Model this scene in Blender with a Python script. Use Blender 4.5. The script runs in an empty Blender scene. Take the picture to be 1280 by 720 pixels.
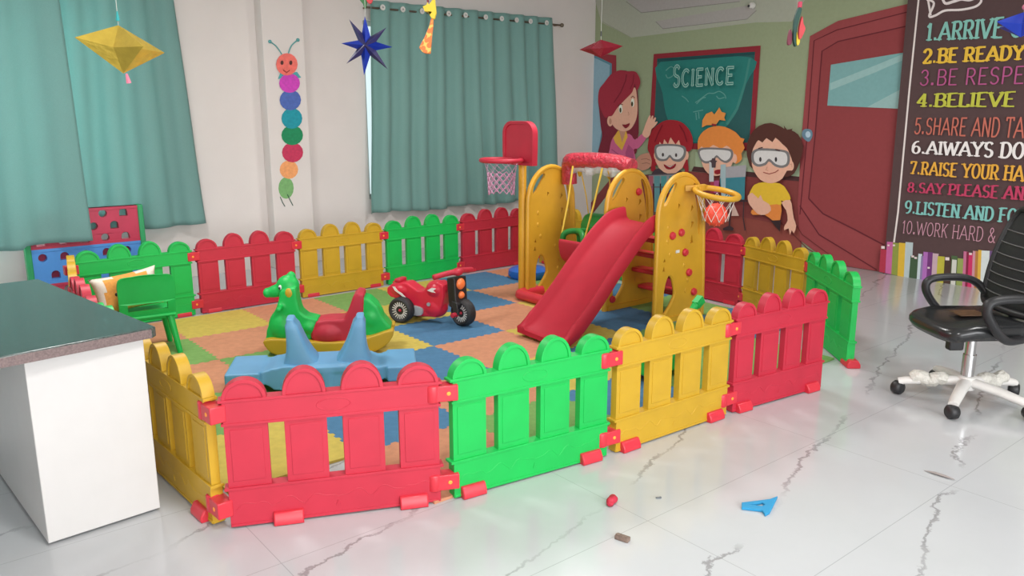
import bpy, bmesh, math, random
from mathutils import Vector, Matrix, geometry, noise
random.seed(7)
scn = bpy.context.scene
COL = scn.collection
PI = math.pi

# ------------------------------------------------------------------ survey of the room (metres) -----------------------
# world X runs along the curtain wall, Y along the mural wall, camera stands at the origin
F, CX, CY, YH, H = 995.0, 640.0, 360.0, 142.0, 1.55
PITCH = math.atan((CY - YH) / F)
AZ = math.radians(50.85)
FW = (math.cos(AZ), math.sin(AZ)); RT = (math.sin(AZ), -math.cos(AZ))
XM, YB = 7.82, 7.86          # mural wall, curtain wall

def ray(x, y):
    a = (x - CX) / F; b = -(y - CY) / F
    fh = math.cos(PITCH) + b * math.sin(PITCH); dz = -math.sin(PITCH) + b * math.cos(PITCH)
    return (FW[0]*fh + RT[0]*a, FW[1]*fh + RT[1]*a, dz)
def onx(x, y, X):
    d = ray(x, y); t = X / d[0]; return (X, d[1]*t, H + d[2]*t)
def ony(x, y, Y):
    d = ray(x, y); t = Y / d[1]; return (d[0]*t, Y, H + d[2]*t)

# ------------------------------------------------------------------ materials -----------------------------------------
def lin(c):
    c = c / 255.0
    return c / 12.92 if c <= 0.04045 else ((c + 0.055) / 1.055) ** 2.4
def rgb(r, g, b, k=1.0):
    return (min(lin(r)*k, .95), min(lin(g)*k, .95), min(lin(b)*k, .95), 1)
MATS = {}
def mat(name, col, rough=.45, metal=0.0, spec=.5, noise_amt=.05, noise_scale=9, bump=0.0, bump_scale=60, coat=0.0, alpha=None):
    if name in MATS: return MATS[name]
    m = bpy.data.materials.new(name); m.use_nodes = True
    nt = m.node_tree; b = nt.nodes['Principled BSDF']
    b.inputs['Roughness'].default_value = rough; b.inputs['Metallic'].default_value = metal
    b.inputs['Specular IOR Level'].default_value = spec
    b.inputs['Coat Weight'].default_value = coat
    tc = nt.nodes.new('ShaderNodeTexCoord')
    if noise_amt:
        n = nt.nodes.new('ShaderNodeTexNoise'); n.inputs['Scale'].default_value = noise_scale; n.inputs['Detail'].default_value = 5
        nt.links.new(tc.outputs['Object'], n.inputs['Vector'])
        r = nt.nodes.new('ShaderNodeValToRGB')
        r.color_ramp.elements[0].position = .3; r.color_ramp.elements[1].position = .7
        r.color_ramp.elements[0].color = tuple(c*(1-noise_amt) for c in col[:3]) + (1,)
        r.color_ramp.elements[1].color = tuple(min(1, c*(1+noise_amt)) for c in col[:3]) + (1,)
        nt.links.new(n.outputs['Fac'], r.inputs['Fac']); nt.links.new(r.outputs['Color'], b.inputs['Base Color'])
    else:
        b.inputs['Base Color'].default_value = col
    if bump:
        n2 = nt.nodes.new('ShaderNodeTexNoise'); n2.inputs['Scale'].default_value = bump_scale; n2.inputs['Detail'].default_value = 4
        nt.links.new(tc.outputs['Object'], n2.inputs['Vector'])
        bp = nt.nodes.new('ShaderNodeBump'); bp.inputs['Strength'].default_value = bump; bp.inputs['Distance'].default_value = .02
        nt.links.new(n2.outputs['Fac'], bp.inputs['Height']); nt.links.new(bp.outputs['Normal'], b.inputs['Normal'])
    if alpha is not None: b.inputs['Alpha'].default_value = alpha
    MATS[name] = m
    return m
_pr = {}
PK = 1.0
def ink(r, g, b):
    """a matt printed colour on the mural"""
    k = (r, g, b)
    if k not in _pr:
        _pr[k] = mat('print_%d_%d_%d' % k, rgb(r, g, b, INKGAIN), rough=.75, spec=.2, noise_amt=.03, noise_scale=30)
    return _pr[k]
INKGAIN = 1.42

RED = mat('red_plastic', (.50, .020, .046, 1), .5)
YEL = mat('yellow_plastic', (.54, .325, .018, 1), .46)
AMB = mat('amber_plastic_shell', (.66, .345, .025, 1), .42)
CHUTE = mat('matt_red_plastic', (.42, .014, .032, 1), .6, spec=.3)
GRN = mat('green_plastic', (.005, .45, .075, 1), .46)
DGRN = mat('dark_green_plastic', (.01, .22, .035, 1), .42)
BLU = mat('blue_plastic', (.13, .34, .56, 1), .45)
NBLU = mat('royal_blue_plastic', (.03, .16, .62, 1), .35)
PIN = mat('orange_plastic', (.95, .35, .05, 1), .4)
BLK = mat('black_plastic', (.018, .018, .02, 1), .45)
BLKG = mat('black_vinyl', (.02, .021, .022, 1), .22)
MESHB = mat('black_mesh', (.012, .014, .014, 1), .7, bump=.4, bump_scale=300)
WHT = mat('white_plastic', (.75, .73, .70, 1), .4)
GREY = mat('grey_plastic', (.35, .36, .38, 1), .4)
CHROME = mat('brushed_steel', (.55, .55, .55, 1), .25, metal=1.0, noise_amt=0)
LAMIN = mat('white_laminate', (.60, .585, .57, 1), .35, noise_amt=.015)
WALLM = mat('wall_paint', (.77, .71, .68, 1), .8, spec=.2, noise_amt=.02, noise_scale=3, bump=.05, bump_scale=90)
CEIL = mat('ceiling_paint', (.75, .73, .70, 1), .9, spec=.1, noise_amt=.02)
SKIRT = mat('skirting_tile', (.62, .60, .58, 1), .3)

def floor_mat():
    m = bpy.data.materials.new('marble_tile'); m.use_nodes = True; nt = m.node_tree; L = nt.links
    b = nt.nodes['Principled BSDF']; b.inputs['Roughness'].default_value = .13; b.inputs['Specular IOR Level'].default_value = .5
    tc = nt.nodes.new('ShaderNodeTexCoord')
    def nz(scale, detail, vec, rough=.6):
        n = nt.nodes.new('ShaderNodeTexNoise'); n.inputs['Scale'].default_value = scale; n.inputs['Detail'].default_value = detail
        n.inputs['Roughness'].default_value = rough; L.new(vec, n.inputs['Vector']); return n
    def add(vec, n, amt):
        s = nt.nodes.new('ShaderNodeVectorMath'); s.operation = 'SUBTRACT'; L.new(n.outputs['Color'], s.inputs[0]); s.inputs[1].default_value = (.5, .5, .5)
        k = nt.nodes.new('ShaderNodeVectorMath'); k.operation = 'SCALE'; L.new(s.outputs[0], k.inputs[0]); k.inputs['Scale'].default_value = amt
        a = nt.nodes.new('ShaderNodeVectorMath'); a.operation = 'ADD'; L.new(vec, a.inputs[0]); L.new(k.outputs[0], a.inputs[1]); return a.outputs[0]
    def ramp(src, pts):
        r = nt.nodes.new('ShaderNodeValToRGB'); e = r.color_ramp.elements
        e[0].position, e[0].color = pts[0][0], (pts[0][1],)*3 + (1,)
        e[1].position, e[1].color = pts[-1][0], (pts[-1][1],)*3 + (1,)
        for p, v in pts[1:-1]:
            q = e.new(p); q.color = (v, v, v, 1)
        L.new(src, r.inputs['Fac']); return r.outputs['Color']
    def mul(a, c):
        k = nt.nodes.new('ShaderNodeMix'); k.data_type = 'RGBA'; k.blend_type = 'MULTIPLY'; k.inputs['Factor'].default_value = 1
        L.new(a, k.inputs['A']); L.new(c, k.inputs['B']); return k.outputs['Result']
    P = tc.outputs['Object']
    mp = nt.nodes.new('ShaderNodeMapping'); mp.inputs['Rotation'].default_value = (0, 0, 1.30); L.new(P, mp.inputs['Vector'])
    v1 = add(add(mp.outputs[0], nz(1.1, 2, P), .30), nz(8, 5, P, .7), .15)
    wv = nt.nodes.new('ShaderNodeTexWave'); wv.wave_type = 'BANDS'; wv.bands_direction = 'X'; wv.inputs['Scale'].default_value = .55
    wv.inputs['Distortion'].default_value = 0; L.new(v1, wv.inputs['Vector'])
    vein = ramp(wv.outputs['Fac'], [(0, 0), (.9962, 0), (.9985, .5), (1, .8)])
    msk = ramp(nz(1.1, 2, P).outputs['Fac'], [(.42, 0), (.54, 1)])
    vm = mul(vein, msk)
    cloud = ramp(nz(1.4, 5, P).outputs['Fac'], [(.3, .93), (.7, 1.0)])
    br = nt.nodes.new('ShaderNodeTexBrick'); br.offset = 0; br.inputs['Scale'].default_value = 1.0
    br.inputs['Brick Width'].default_value = 1.23; br.inputs['Row Height'].default_value = .615; br.inputs['Mortar Size'].default_value = .0016
    br.inputs['Color1'].default_value = br.inputs['Color2'].default_value = (1, 1, 1, 1); br.inputs['Mortar'].default_value = (.72, .72, .72, 1)
    m2 = nt.nodes.new('ShaderNodeMapping'); m2.inputs['Location'].default_value = (-2.2 + 1.23*10, 6.15 - .02, 0); L.new(P, m2.inputs['Vector']); L.new(m2.outputs[0], br.inputs['Vector'])
    mx = nt.nodes.new('ShaderNodeMix'); mx.data_type = 'RGBA'; L.new(vm, mx.inputs['Factor'])
    mx.inputs['A'].default_value = (.520, .535, .550, 1); mx.inputs['B'].default_value = (.24, .235, .24, 1)
    out = mul(mul(mx.outputs['Result'], cloud), br.outputs['Color'])
    L.new(out, b.inputs['Base Color'])
    return m
def granite_mat():
    m = mat('dark_granite', (.060, .082, .076, 1), .16, noise_amt=.5, noise_scale=120)
    return m
def foam(name, col):
    return mat(name, col, .8, spec=.25, noise_amt=.08, noise_scale=25, bump=.35, bump_scale=350)
def curtain_mat(name, col, tr):
    m = bpy.data.materials.new(name); m.use_nodes = True; nt = m.node_tree; L = nt.links
    b = nt.nodes['Principled BSDF']; b.inputs['Roughness'].default_value = .75; b.inputs['Specular IOR Level'].default_value = .2
    b.inputs['Sheen Weight'].default_value = .15
    tc = nt.nodes.new('ShaderNodeTexCoord'); n = nt.nodes.new('ShaderNodeTexNoise'); n.inputs['Scale'].default_value = 160; n.inputs['Detail'].default_value = 3
    L.new(tc.outputs['Object'], n.inputs['Vector'])
    r = nt.nodes.new('ShaderNodeValToRGB'); r.color_ramp.elements[0].color = tuple(c*.9 for c in col[:3]) + (1,); r.color_ramp.elements[1].color = tuple(c*1.08 for c in col[:3]) + (1,)
    L.new(n.outputs['Fac'], r.inputs['Fac']); L.new(r.outputs['Color'], b.inputs['Base Color'])
    t = nt.nodes.new('ShaderNodeBsdfTranslucent'); L.new(r.outputs['Color'], t.inputs['Color'])
    mx = nt.nodes.new('ShaderNodeMixShader'); mx.inputs['Fac'].default_value = tr
    L.new(b.outputs[0], mx.inputs[1]); L.new(t.outputs[0], mx.inputs[2])
    L.new(mx.outputs[0], nt.nodes['Material Output'].inputs['Surface'])
    return m
def glow_mat(name, col, s):
    m = bpy.data.materials.new(name); m.use_nodes = True; nt = m.node_tree
    b = nt.nodes['Principled BSDF']; b.inputs['Base Color'].default_value = (.6, .6, .6, 1)
    b.inputs['Emission Color'].default_value = col; b.inputs['Emission Strength'].default_value = s
    return m

# ------------------------------------------------------------------ mesh helpers --------------------------------------
class B:
    def __init__(s): s.bm = bmesh.new(); s.mi = 0
    def _f(s, vs):
        try:
            f = s.bm.faces.new(vs); f.material_index = s.mi; return f
        except ValueError: return None
    def box(s, c, d, rz=0, M=None, taper=1.0):
        R = Matrix.Rotation(rz, 4, 'Z') if M is None else M
        vs = []
        for k in (-1, 1):
            t = taper if k > 0 else 1
            for a, b in ((-1, -1), (1, -1), (1, 1), (-1, 1)):
                vs.append(s.bm.verts.new(Vector(c) + (R @ Vector((a*d[0]/2*t, b*d[1]/2*t, k*d[2]/2))).to_3d()))
        for q in ((3, 2, 1, 0), (4, 5, 6, 7), (0, 1, 5, 4), (1, 2, 6, 5), (2, 3, 7, 6), (3, 0, 4, 7)):
            s._f([vs[i] for i in q])
        return s
    def prism(s, outer, holes, w0, w1, fn):
        """polygon with holes in (u,v), swept from w0 to w1; fn maps (u,v,w) to xyz"""
        loops = [outer] + list(holes)
        tris = geometry.tessellate_polygon([[Vector((p[0], p[1], 0)) for p in lp] for lp in loops])
        flat = [p for lp in loops for p in lp]
        a = [s.bm.verts.new(fn(p[0], p[1], w0)) for p in flat]
        b = [s.bm.verts.new(fn(p[0], p[1], w1)) for p in flat]
        for t in tris:
            s._f([a[i] for i in t]); s._f([b[i] for i in reversed(t)])
        o = 0
        for lp in loops:
            n = len(lp)
            for i in range(n):
                j = (i+1) % n; s._f([a[o+i], a[o+j], b[o+j], b[o+i]])
            o += n
        return s
    def flat(s, poly, fn):
        tris = geometry.tessellate_polygon([[Vector((p[0], p[1], 0)) for p in poly]])
        a = [s.bm.verts.new(fn(p[0], p[1])) for p in poly]
        for t in tris: s._f([a[i] for i in t])
        return s
    def tube(s, pts, r, seg=10, closed=False, caps=True, sq=1.0):
        pts = [Vector(p) for p in pts]; n = len(pts)
        rr = r if isinstance(r, (list, tuple)) else [r]*n
        T = []
        for i in range(n):
            if closed: t = pts[(i+1) % n] - pts[i-1]
            else: t = pts[min(i+1, n-1)] - pts[max(i-1, 0)]
            T.append(t.normalized())
        up = Vector((0, 0, 1)) if abs(T[0].z) < .9 else Vector((1, 0, 0))
        N = (up - T[0]*up.dot(T[0])).normalized(); rings = []
        for i in range(n):
            N = (N - T[i]*N.dot(T[i]))
            N = N.normalized() if N.length > 1e-6 else Vector((1, 0, 0))
            Bn = T[i].cross(N)
            rings.append([s.bm.verts.new(pts[i] + (N*math.cos(2*PI*k/seg)*sq + Bn*math.sin(2*PI*k/seg))*rr[i]) for k in range(seg)])
        for i in range(n if closed else n-1):
            a, b = rings[i], rings[(i+1) % n]
            for k in range(seg): s._f([a[k], a[(k+1) % seg], b[(k+1) % seg], b[k]])
        if caps and not closed:
            s._f(list(reversed(rings[0]))); s._f(rings[-1])
        return s
    def lathe(s, prof, M=None, seg=24):
        """profile of (radius, height) turned round local Z"""
        M = M or Matrix(); rings = []
        for r, h in prof:
            if r < 1e-5: rings.append([s.bm.verts.new(M @ Vector((0, 0, h)))])
            else: rings.append([s.bm.verts.new(M @ Vector((r*math.cos(2*PI*k/seg), r*math.sin(2*PI*k/seg), h))) for k in range(seg)])
        for a, b in zip(rings, rings[1:]):
            for k in range(seg):
                j = (k+1) % seg
                if len(a) == 1 and len(b) == 1: continue
                if len(a) == 1: s._f([a[0], b[k], b[j]])
                elif len(b) == 1: s._f([a[k], a[j], b[0]])
                else: s._f([a[k], a[j], b[j], b[k]])
        for rg, rev in ((rings[0], True), (rings[-1], False)):
            if len(rg) > 1: s._f(list(reversed(rg)) if rev else rg)
        return s
    def ball(s, c, r, M=None, seg=20, rings=12):
        r = r if isinstance(r, (tuple, list)) else (r, r, r)
        R = M or Matrix()
        A = Matrix.Translation(Vector(c)) @ R @ Matrix.Diagonal((r[0], r[1], r[2], 1))
        return s.lathe([(math.sin(PI*i/rings), -math.cos(PI*i/rings)) for i in range(rings+1)], A, seg)
    def loft(s, secs, caps=True):
        """closed rings of equal length"""
        R = [[s.bm.verts.new(p) for p in r] for r in secs]
        for a, b in zip(R, R[1:]):
            n = len(a)
            for k in range(n): s._f([a[k], a[(k+1) % n], b[(k+1) % n], b[k]])
        if caps: s._f(list(reversed(R[0]))); s._f(R[-1])
        return s
    def obj(s, name, mats, parent=None, loc=(0, 0, 0), rot=(0, 0, 0), bevel=0, smooth=35, soft=None, recalc=True, seg=2):
        if recalc: bmesh.ops.recalc_face_normals(s.bm, faces=s.bm.faces)
        me = bpy.data.meshes.new(name); s.bm.to_mesh(me); s.bm.free()
        for m in (mats if isinstance(mats, (list, tuple)) else [mats]): me.materials.append(m)
        if smooth:
            me.shade_smooth()
            me.set_sharp_from_angle(angle=math.radians(smooth))
        o = bpy.data.objects.new(name, me); COL.objects.link(o)
        o.location = loc; o.rotation_euler = rot
        if parent: o.parent = parent
        if bevel:
            md = o.modifiers.new('bevel', 'BEVEL'); md.width = bevel; md.segments = seg; md.limit_method = 'ANGLE'; md.angle_limit = math.radians(40)
            md.use_clamp_overlap = True
        if soft:
            md = o.modifiers.new('remesh', 'REMESH'); md.mode = 'VOXEL'; md.voxel_size = soft[0]; md.use_smooth_shade = True
            md = o.modifiers.new('smooth', 'SMOOTH'); md.iterations = soft[1]; md.factor = .5
        return o

def thing(name, label, cat, loc=(0, 0, 0), rz=0, group=None):
    o = bpy.data.objects.new(name, None); COL.objects.link(o); o.empty_display_size = .1
    o.location = loc; o.rotation_euler = (0, 0, rz)
    o['label'] = label; o['category'] = cat
    if group: o['group'] = group
    return o
def tag(o, label, cat, group=None):
    o['label'] = label; o['category'] = cat
    if group: o['group'] = group
    return o
def struct(o): o['kind'] = 'structure'; return o
def copy_tree(o, parent=None):
    c = o.copy(); COL.objects.link(c)
    if parent: c.parent = parent
    for ch in list(o.children): copy_tree(ch, c)
    return c
def xz(u, v, w): return Vector((u, w, v))
def smooth_poly(pts, n=4, closed=True):
    """Catmull-Rom through the points"""
    out = []; N = len(pts)
    for i in range(N if closed else N-1):
        if closed: p0, p1, p2, p3 = pts[i-1], pts[i], pts[(i+1) % N], pts[(i+2) % N]
        else: p0, p1, p2, p3 = pts[max(i-1, 0)], pts[i], pts[i+1], pts[min(i+2, N-1)]
        for k in range(n):
            t = k / n
            out.append(tuple(.5*((2*p1[a]) + (-p0[a]+p2[a])*t + (2*p0[a]-5*p1[a]+4*p2[a]-p3[a])*t*t + (-p0[a]+3*p1[a]-3*p2[a]+p3[a])*t**3) for a in range(len(p1))))
    if not closed: out.append(tuple(pts[-1]))
    return out
def ell(cx, cy, rx, ry, n=20, a0=0, a1=2*PI):
    full = abs(a1-a0-2*PI) < 1e-6
    return [(cx + rx*math.cos(a0+(a1-a0)*i/(n if full else n-1)), cy + ry*math.sin(a0+(a1-a0)*i/(n if full else n-1))) for i in range(n)]

# ------------------------------------------------------------------ room ----------------------------------------------
b = B(); b.box((2.2, 2.3, -.05), (11.4, 11.4, .1)); struct(b.obj('floor', floor_mat(), smooth=0))
b = B(); b.box((2.2, 2.3, 3.10), (11.4, 11.4, .1)); struct(b.obj('ceiling', CEIL, smooth=0))
# curtain wall, with two window openings
ZC = 3.05
W1 = (4.36, 6.95, .62, 2.52); W2 = (-1.2, 2.05, .62, 2.55)
b = B()
def wbox(x0, x1, z0, z1): b.box(((x0+x1)/2, YB+.1, (z0+z1)/2), (x1-x0, .2, z1-z0))
wbox(-3.4, W2[0], 0, ZC); wbox(W2[0], W2[1], 0, W2[2]); wbox(W2[0], W2[1], W2[3], ZC); wbox(W2[1], W1[0], 0, ZC)
wbox(W1[0], W1[1], 0, W1[2]); wbox(W1[0], W1[1], W1[3], ZC); wbox(W1[1], XM+.02, 0, ZC)
struct(b.obj('wall_back', WALLM, smooth=0))
b = B(); b.box((XM+.12, 2.3, ZC/2), (.2, 11.5, ZC)); struct(b.obj('wall_right', WALLM, smooth=0))
b = B(); b.box((-3.3, 2.3, ZC/2), (.2, 11.4, ZC)); struct(b.obj('wall_left', WALLM, smooth=0))
b = B()                                                  # wall behind the camera, with a wide window
for x0, x1, z0, z1 in ((-3.4, -2.4, 0, ZC), (-2.4, 4.2, 0, .55), (-2.4, 4.2, 2.75, ZC), (4.2, 8.0, 0, ZC)):
    b.box(((x0+x1)/2, -3.3, (z0+z1)/2), (x1-x0, .2, z1-z0))
struct(b.obj('wall_front', WALLM, smooth=0))
# pillar on the curtain wall
b = B(); b.box(((3.18+3.605)/2, (7.70+YB)/2, ZC/2), (.425, YB-7.70, ZC)); struct(b.obj('trim_1', WALLM, bevel=.004, smooth=0))
def window(name, W, glow, y0):
    f = B(); x0, x1, z0, z1 = W; t = .05
    for c, d in ((((x0+x1)/2, y0, z0+t/2), (x1-x0, .06, t)), (((x0+x1)/2, y0, z1-t/2), (x1-x0, .06, t)), ((x0+t/2, y0, (z0+z1)/2), (t, .06, z1-z0)),
                 ((x1-t/2, y0, (z0+z1)/2), (t, .06, z1-z0)), (((x0+x1)/2, y0, (z0+z1)/2), (t, .05, z1-z0))): f.box(c, d)
    o = struct(f.obj(name, WHT, smooth=0, bevel=.004))
    p = B(); p.box(((x0+x1)/2, y0+.02, (z0+z1)/2), (x1-x0-.02, .008, z1-z0-.02)); p.obj('window_pane', glow, o, smooth=0)
window('window_1', W1, glow_mat('daylit_glass', (.80, .95, 1, 1), .75), YB+.1)
window('window_2', W2, glow_mat('bright_daylit_glass', (.80, .95, 1, 1), 4.5), YB+.1)

# ------------------------------------------------------------------ curtains ------------------------------------------
def curtain(name, x0t, x1t, x0b, x1b, zt, zb, yc, folds, amp, mt, seed, label, hem=lambda u: 0.0, group=None, flare=1.6):
    """a hanging cloth with thickness; pleats drift and widen towards the hem"""
    rnd = random.Random(seed); nu, nv = folds*14, 46
    ph = [rnd.uniform(-.5, .5) for _ in range(folds+2)]; am = [rnd.uniform(.55, 1.25) for _ in range(folds+2)]
    bb = B(); grid = []
    for j in range(nv+1):
        v = j/nv; row = []
        for i in range(nu+1):
            u = i/nu
            w = u*folds; k = int(w); fr = w-k
            a0 = am[min(k, folds)]*(1-fr) + am[min(k+1, folds+1)]*fr
            p0 = ph[min(k, folds)]*(1-fr) + ph[min(k+1, folds+1)]*fr
            drift = p0*(.4 + 1.5*v)
            s = math.sin(2*PI*(w + .18*drift))
            s = math.copysign(abs(s)**.75, s)
            y = yc + amp*a0*s*(.85 + (flare-1)*v) + .012*math.sin(9*v + 7*u)*v
            x = (x0t + (x1t-x0t)*u)*(1-v) + (x0b + (x1b-x0b)*u)*v + .012*math.cos(2*PI*w)*v
            z = zt + (zb + hem(u) - zt)*v
            row.append(bb.bm.verts.new((x, y, z)))
        grid.append(row)
    for j in range(nv):
        for i in range(nu): bb._f([grid[j][i], grid[j][i+1], grid[j+1][i+1], grid[j+1][i]])
    o = bb.obj(name, mt, smooth=80)
    md = o.modifiers.new('thick', 'SOLIDIFY'); md.thickness = .003
    tag(o, label, 'curtain', group)
    return o
CUR = curtain_mat('teal_cloth', (.235, .43, .395, 1), .12)
CUR2 = curtain_mat('backlit_teal_cloth', (.26, .47, .44, 1), .34)  # same teal cloth, base colour lightened to suggest daylight behind it
YC = 7.76
def wx(px, py, Y=YC): return ony(px, py, Y)[0]
def wz(px, py, Y=YC): return ony(px, py, Y)[2]
ZR = wz(600, 22)
cr = curtain('curtain', wx(463, 4), wx(690, 30), wx(462, 268), wx(698, 250), ZR+.075, wz(505, 264), YC, 11, .035, CUR, 3,
             'teal eyelet curtain on a rod between pillar and mural wall', hem=lambda u: .012*math.sin(17*u))
for k, px in enumerate((475.5, 500.5, 524.5, 557.5, 578.5, 603.7, 623.7, 642.3, 659.7, 679.8)):
    e = B(); x = wx(px, 20); M = Matrix.Translation((x, YC-.055, ZR+.004)) @ Matrix.Rotation(PI/2, 4, 'X')
    e.lathe([(.008, -.006), (.028, -.006), (.031, 0), (.028, .006), (.008, .006), (.008, -.006)], M, 20)
    e.obj('eyelet', WHT, cr)
r = B(); r.tube([(wx(459, 8), YC+.012, ZR), (wx(703, 29), YC+.012, ZR)], .011, 12)
for x in (wx(702.5, 29),): r.ball((x, YC, ZR), .026)
for x in (wx(699, 29), wx(460, 8)): r.tube([(x, YC, ZR), (x, YB-.004, ZR)], .009, 8)
tag(r.obj('curtain_rod', mat('bronze_metal', (.22, .17, .13, 1), .35, metal=.8)), 'thin bronze curtain rod holding the eyelet curtain beside the mural', 'curtain rod')
curtain('curtain', wx(60, 0, 7.72), wx(214, 0, 7.72), wx(70, 292, 7.72), wx(256, 281, 7.72), 2.86, wz(200, 285, 7.72), 7.72, 4, .03, CUR2, 11,
        'long backlit teal curtain hanging directly behind the gold paper star', hem=lambda u: -.02 + .03*u)
curtain('curtain', -.55, wx(72, 0, 7.5), -.75, wx(113, 300, 7.5), 2.86, wz(60, 305, 7.5), 7.50, 6, .032, CUR2, 5,
        'backlit teal curtain at the far left, draped over the red climbing frame', hem=lambda u: (-.03 if u < .78 else .0))

# ------------------------------------------------------------------ paper caterpillar on the pillar -------------------
YP = 7.70
cat = thing('paper_caterpillar', 'tall paper caterpillar of coloured discs stuck on the white pillar', 'wall decoration', ony(357, 255, YP))
C0 = Vector(cat.location)
def catpart(name, poly, col, k, sm=3):
    bb = B(); q = smooth_poly([ony(x, y, YP) for x, y in poly], sm) if sm else [ony(x, y, YP) for x, y in poly]
    bb.prism([(p[0]-C0.x, p[2]-C0.z) for p in q], [], -.001-.0012*k-.002, -.001-.0012*k, xz)
    return bb.obj(name, mat('card_%s_%d' % (name, k), rgb(*col, 1.25), .7, noise_amt=.12, noise_scale=40), cat, smooth=0)
def disc(x, y, rx, ry): return [(x+rx*math.cos(2*PI*i/16), y+ry*math.sin(2*PI*i/16)) for i in range(16)]
for k, (x, y, rx, ry, c) in enumerate([(357.5, 235, 9.5, 13.5, (112, 160, 100)), (361, 212, 11.5, 11.5, (225, 150, 95)), (365.5, 190.5, 13.2, 12.5, (180, 45, 80)),
        (365, 169, 13.5, 12.5, (15, 125, 80)), (364.5, 148, 13, 13, (15, 135, 150)), (362.5, 125, 13.3, 13, (70, 95, 165)), (361.5, 104, 13, 12, (190, 60, 170))]):
    catpart('body_disc', disc(x, y, rx, ry), c, k, 0)
catpart('bow', [(350, 91), (347, 99), (353, 97), (360, 92), (370, 98), (376, 97), (371, 90)], (70, 150, 155), 5, 0)
catpart('head', disc(358, 80.5, 13.4, 14), (222, 105, 95), 8, 0)
for x in (351.8, 362.8): catpart('eye', disc(x, 78.5, 1.9, 2.8), (75, 40, 35), 10, 0)
catpart('mouth', [(353, 86.5), (357.5, 89.8), (362, 87), (361.5, 88.5), (357.5, 91.5), (353, 88.5)], (150, 50, 45), 10, 0)
for pl in ([(352, 68), (345, 58), (337, 52)], [(360, 67), (364, 57), (372, 50)]):
    bb = B(); pts = smooth_poly([tuple(Vector(ony(x, y, YP)) - C0 + Vector((0, -.008, 0))) for x, y in pl], 5, False)
    bb.tube(pts, .006, 8); bb.ball(pts[-1], .017); bb.obj('antenna', mat('teal_card', rgb(95, 165, 165), .7), cat)
for pl in ([(350, 246), (353, 253), (356, 258)], [(359, 243), (363, 251), (366, 257)]):
    bb = B(); bb.tube([tuple(Vector(ony(x, y, YP)) - C0 + Vector((0, -.005, 0))) for x, y in pl], .004, 6); bb.obj('leg', mat('dark_green_card', rgb(50, 90, 75), .7), cat)

# ------------------------------------------------------------------ mural ---------------------------------------------
mural = thing('wall_mural', 'full wall cartoon classroom mural with chalkboard, children, red door and rules', 'mural', (XM, 3.0, 0))
MO = Vector((XM, 3.0, 0))
class Mu:
    """flat printed shapes; each layer is a film a fraction of a millimetre above the last"""
    def __init__(s): s.b = {}; s.k = 0
layer = [0, 0.0]
def mloc(px, py):
    p = onx(px, py, XM); return (p[1], p[2])
def film(name, items, parent=None, tr=None, gap=.0006):
    """items: (polygon in pixels of a survey crop, colour[, smoothing]); tr = (x0, y0, scale)"""
    bb = B(); mats = []; 
    for it in items:
        poly, col = it[0], it[1]; sm = it[2] if len(it) > 2 else 0
        if tr: poly = [(tr[0]+x/tr[2], tr[1]+y/tr[2]) for x, y in poly]
        q = [mloc(x, y) for x, y in poly]
        if sm: q = smooth_poly(q, sm)
        m = ink(*col)
        if m not in mats: mats.append(m)
        bb.mi = mats.index(m); layer[1] += gap
        off = -layer[1]
        bb.flat(q, lambda u, v: Vector((off, u-MO.y, v-MO.z)))
    o = bb.obj(name, mats, parent or mural, smooth=0, recalc=False)
    return o
def ribbon(px, w):
    """outline of a line of width w through pixel points"""
    L, R = [], []
    for i, (x, y) in enumerate(px):
        a = px[max(i-1, 0)]; c = px[min(i+1, len(px)-1)]
        dx, dy = c[0]-a[0], c[1]-a[1]; m = math.hypot(dx, dy) or 1
        L.append((x - dy/m*w/2, y + dx/m*w/2)); R.append((x + dy/m*w/2, y - dx/m*w/2))
    return L + R[::-1]

# sheet of the wall print
bb = B(); bb.box((-.001, (7.855-2.2)/2 + (2.2-3.0), 1.515), (.002, 7.855-2.2, 3.03)); bb.obj('wallpaper', ink(138, 147, 118), mural, smooth=0)
layer[1] = .003
WALLG, CEILG, BR1, BR2, LINE = (138, 147, 118), (158, 160, 146), (118, 58, 56), (104, 52, 50), (84, 36, 40)
def d_(px, py, Y=None): return (px, py)
film('painted_ceiling', [
    ([(743, -4), (752, 28), (789, 47), (945, 28), (990, 27), (1010, -6)], CEILG),
    ([(776, -6), (802, 15.5), (925, 1.5), (940, -8)], (160, 154, 152)),
    ([(819, 27), (829, 36), (934, 24), (945, 14), (941, 6)], (158, 153, 150)),
    (ribbon([(783, 2), (802, 16), (925, 2)], .9), (128, 126, 120)), (ribbon([(820, 27), (829, 36), (934, 24), (946, 13)], .9), (130, 128, 122)),
    (ribbon([(753, 27), (789, 47)], .8), (140, 144, 124)), (ribbon([(752, -6), (752, 27)], .7), (140, 142, 128)),
])
film('painted_window', [([(35, -20), (172, -4), (172, 190), (38, 640), (20, 640)], (135, 50, 58)), ([(20, -2), (50, 0), (146, 46), (142, 200), (60, 640), (10, 640)], (82, 125, 140)),
    ([(20, 8), (44, 12), (134, 54), (128, 205), (52, 640), (10, 640)], (128, 158, 172))], tr=(735, 70, 4.8))
film('painted_floor', [
    ([(738, 255), (765, 222), (860, 214), (1000, 226), (1003, 325), (1035, 329), (1075, 335), (1110, 340.5), (1112, 346), (738, 305)], BR1),
    ([(740, 300), (741, 268), (775, 224), (792, 215), (802, 215), (800, 224), (770, 260)], (150, 164, 142)),
    ([(870, 190), (1003, 205), (1003, 226), (870, 214)], (150, 164, 136)),
    ([(865, 214), (1003, 227), (1003, 221), (868, 208)], (72, 46, 46)),
    ([(880, 262), (1000, 285), (1003, 325), (940, 318), (880, 300)], (128, 66, 58)),
])
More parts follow.
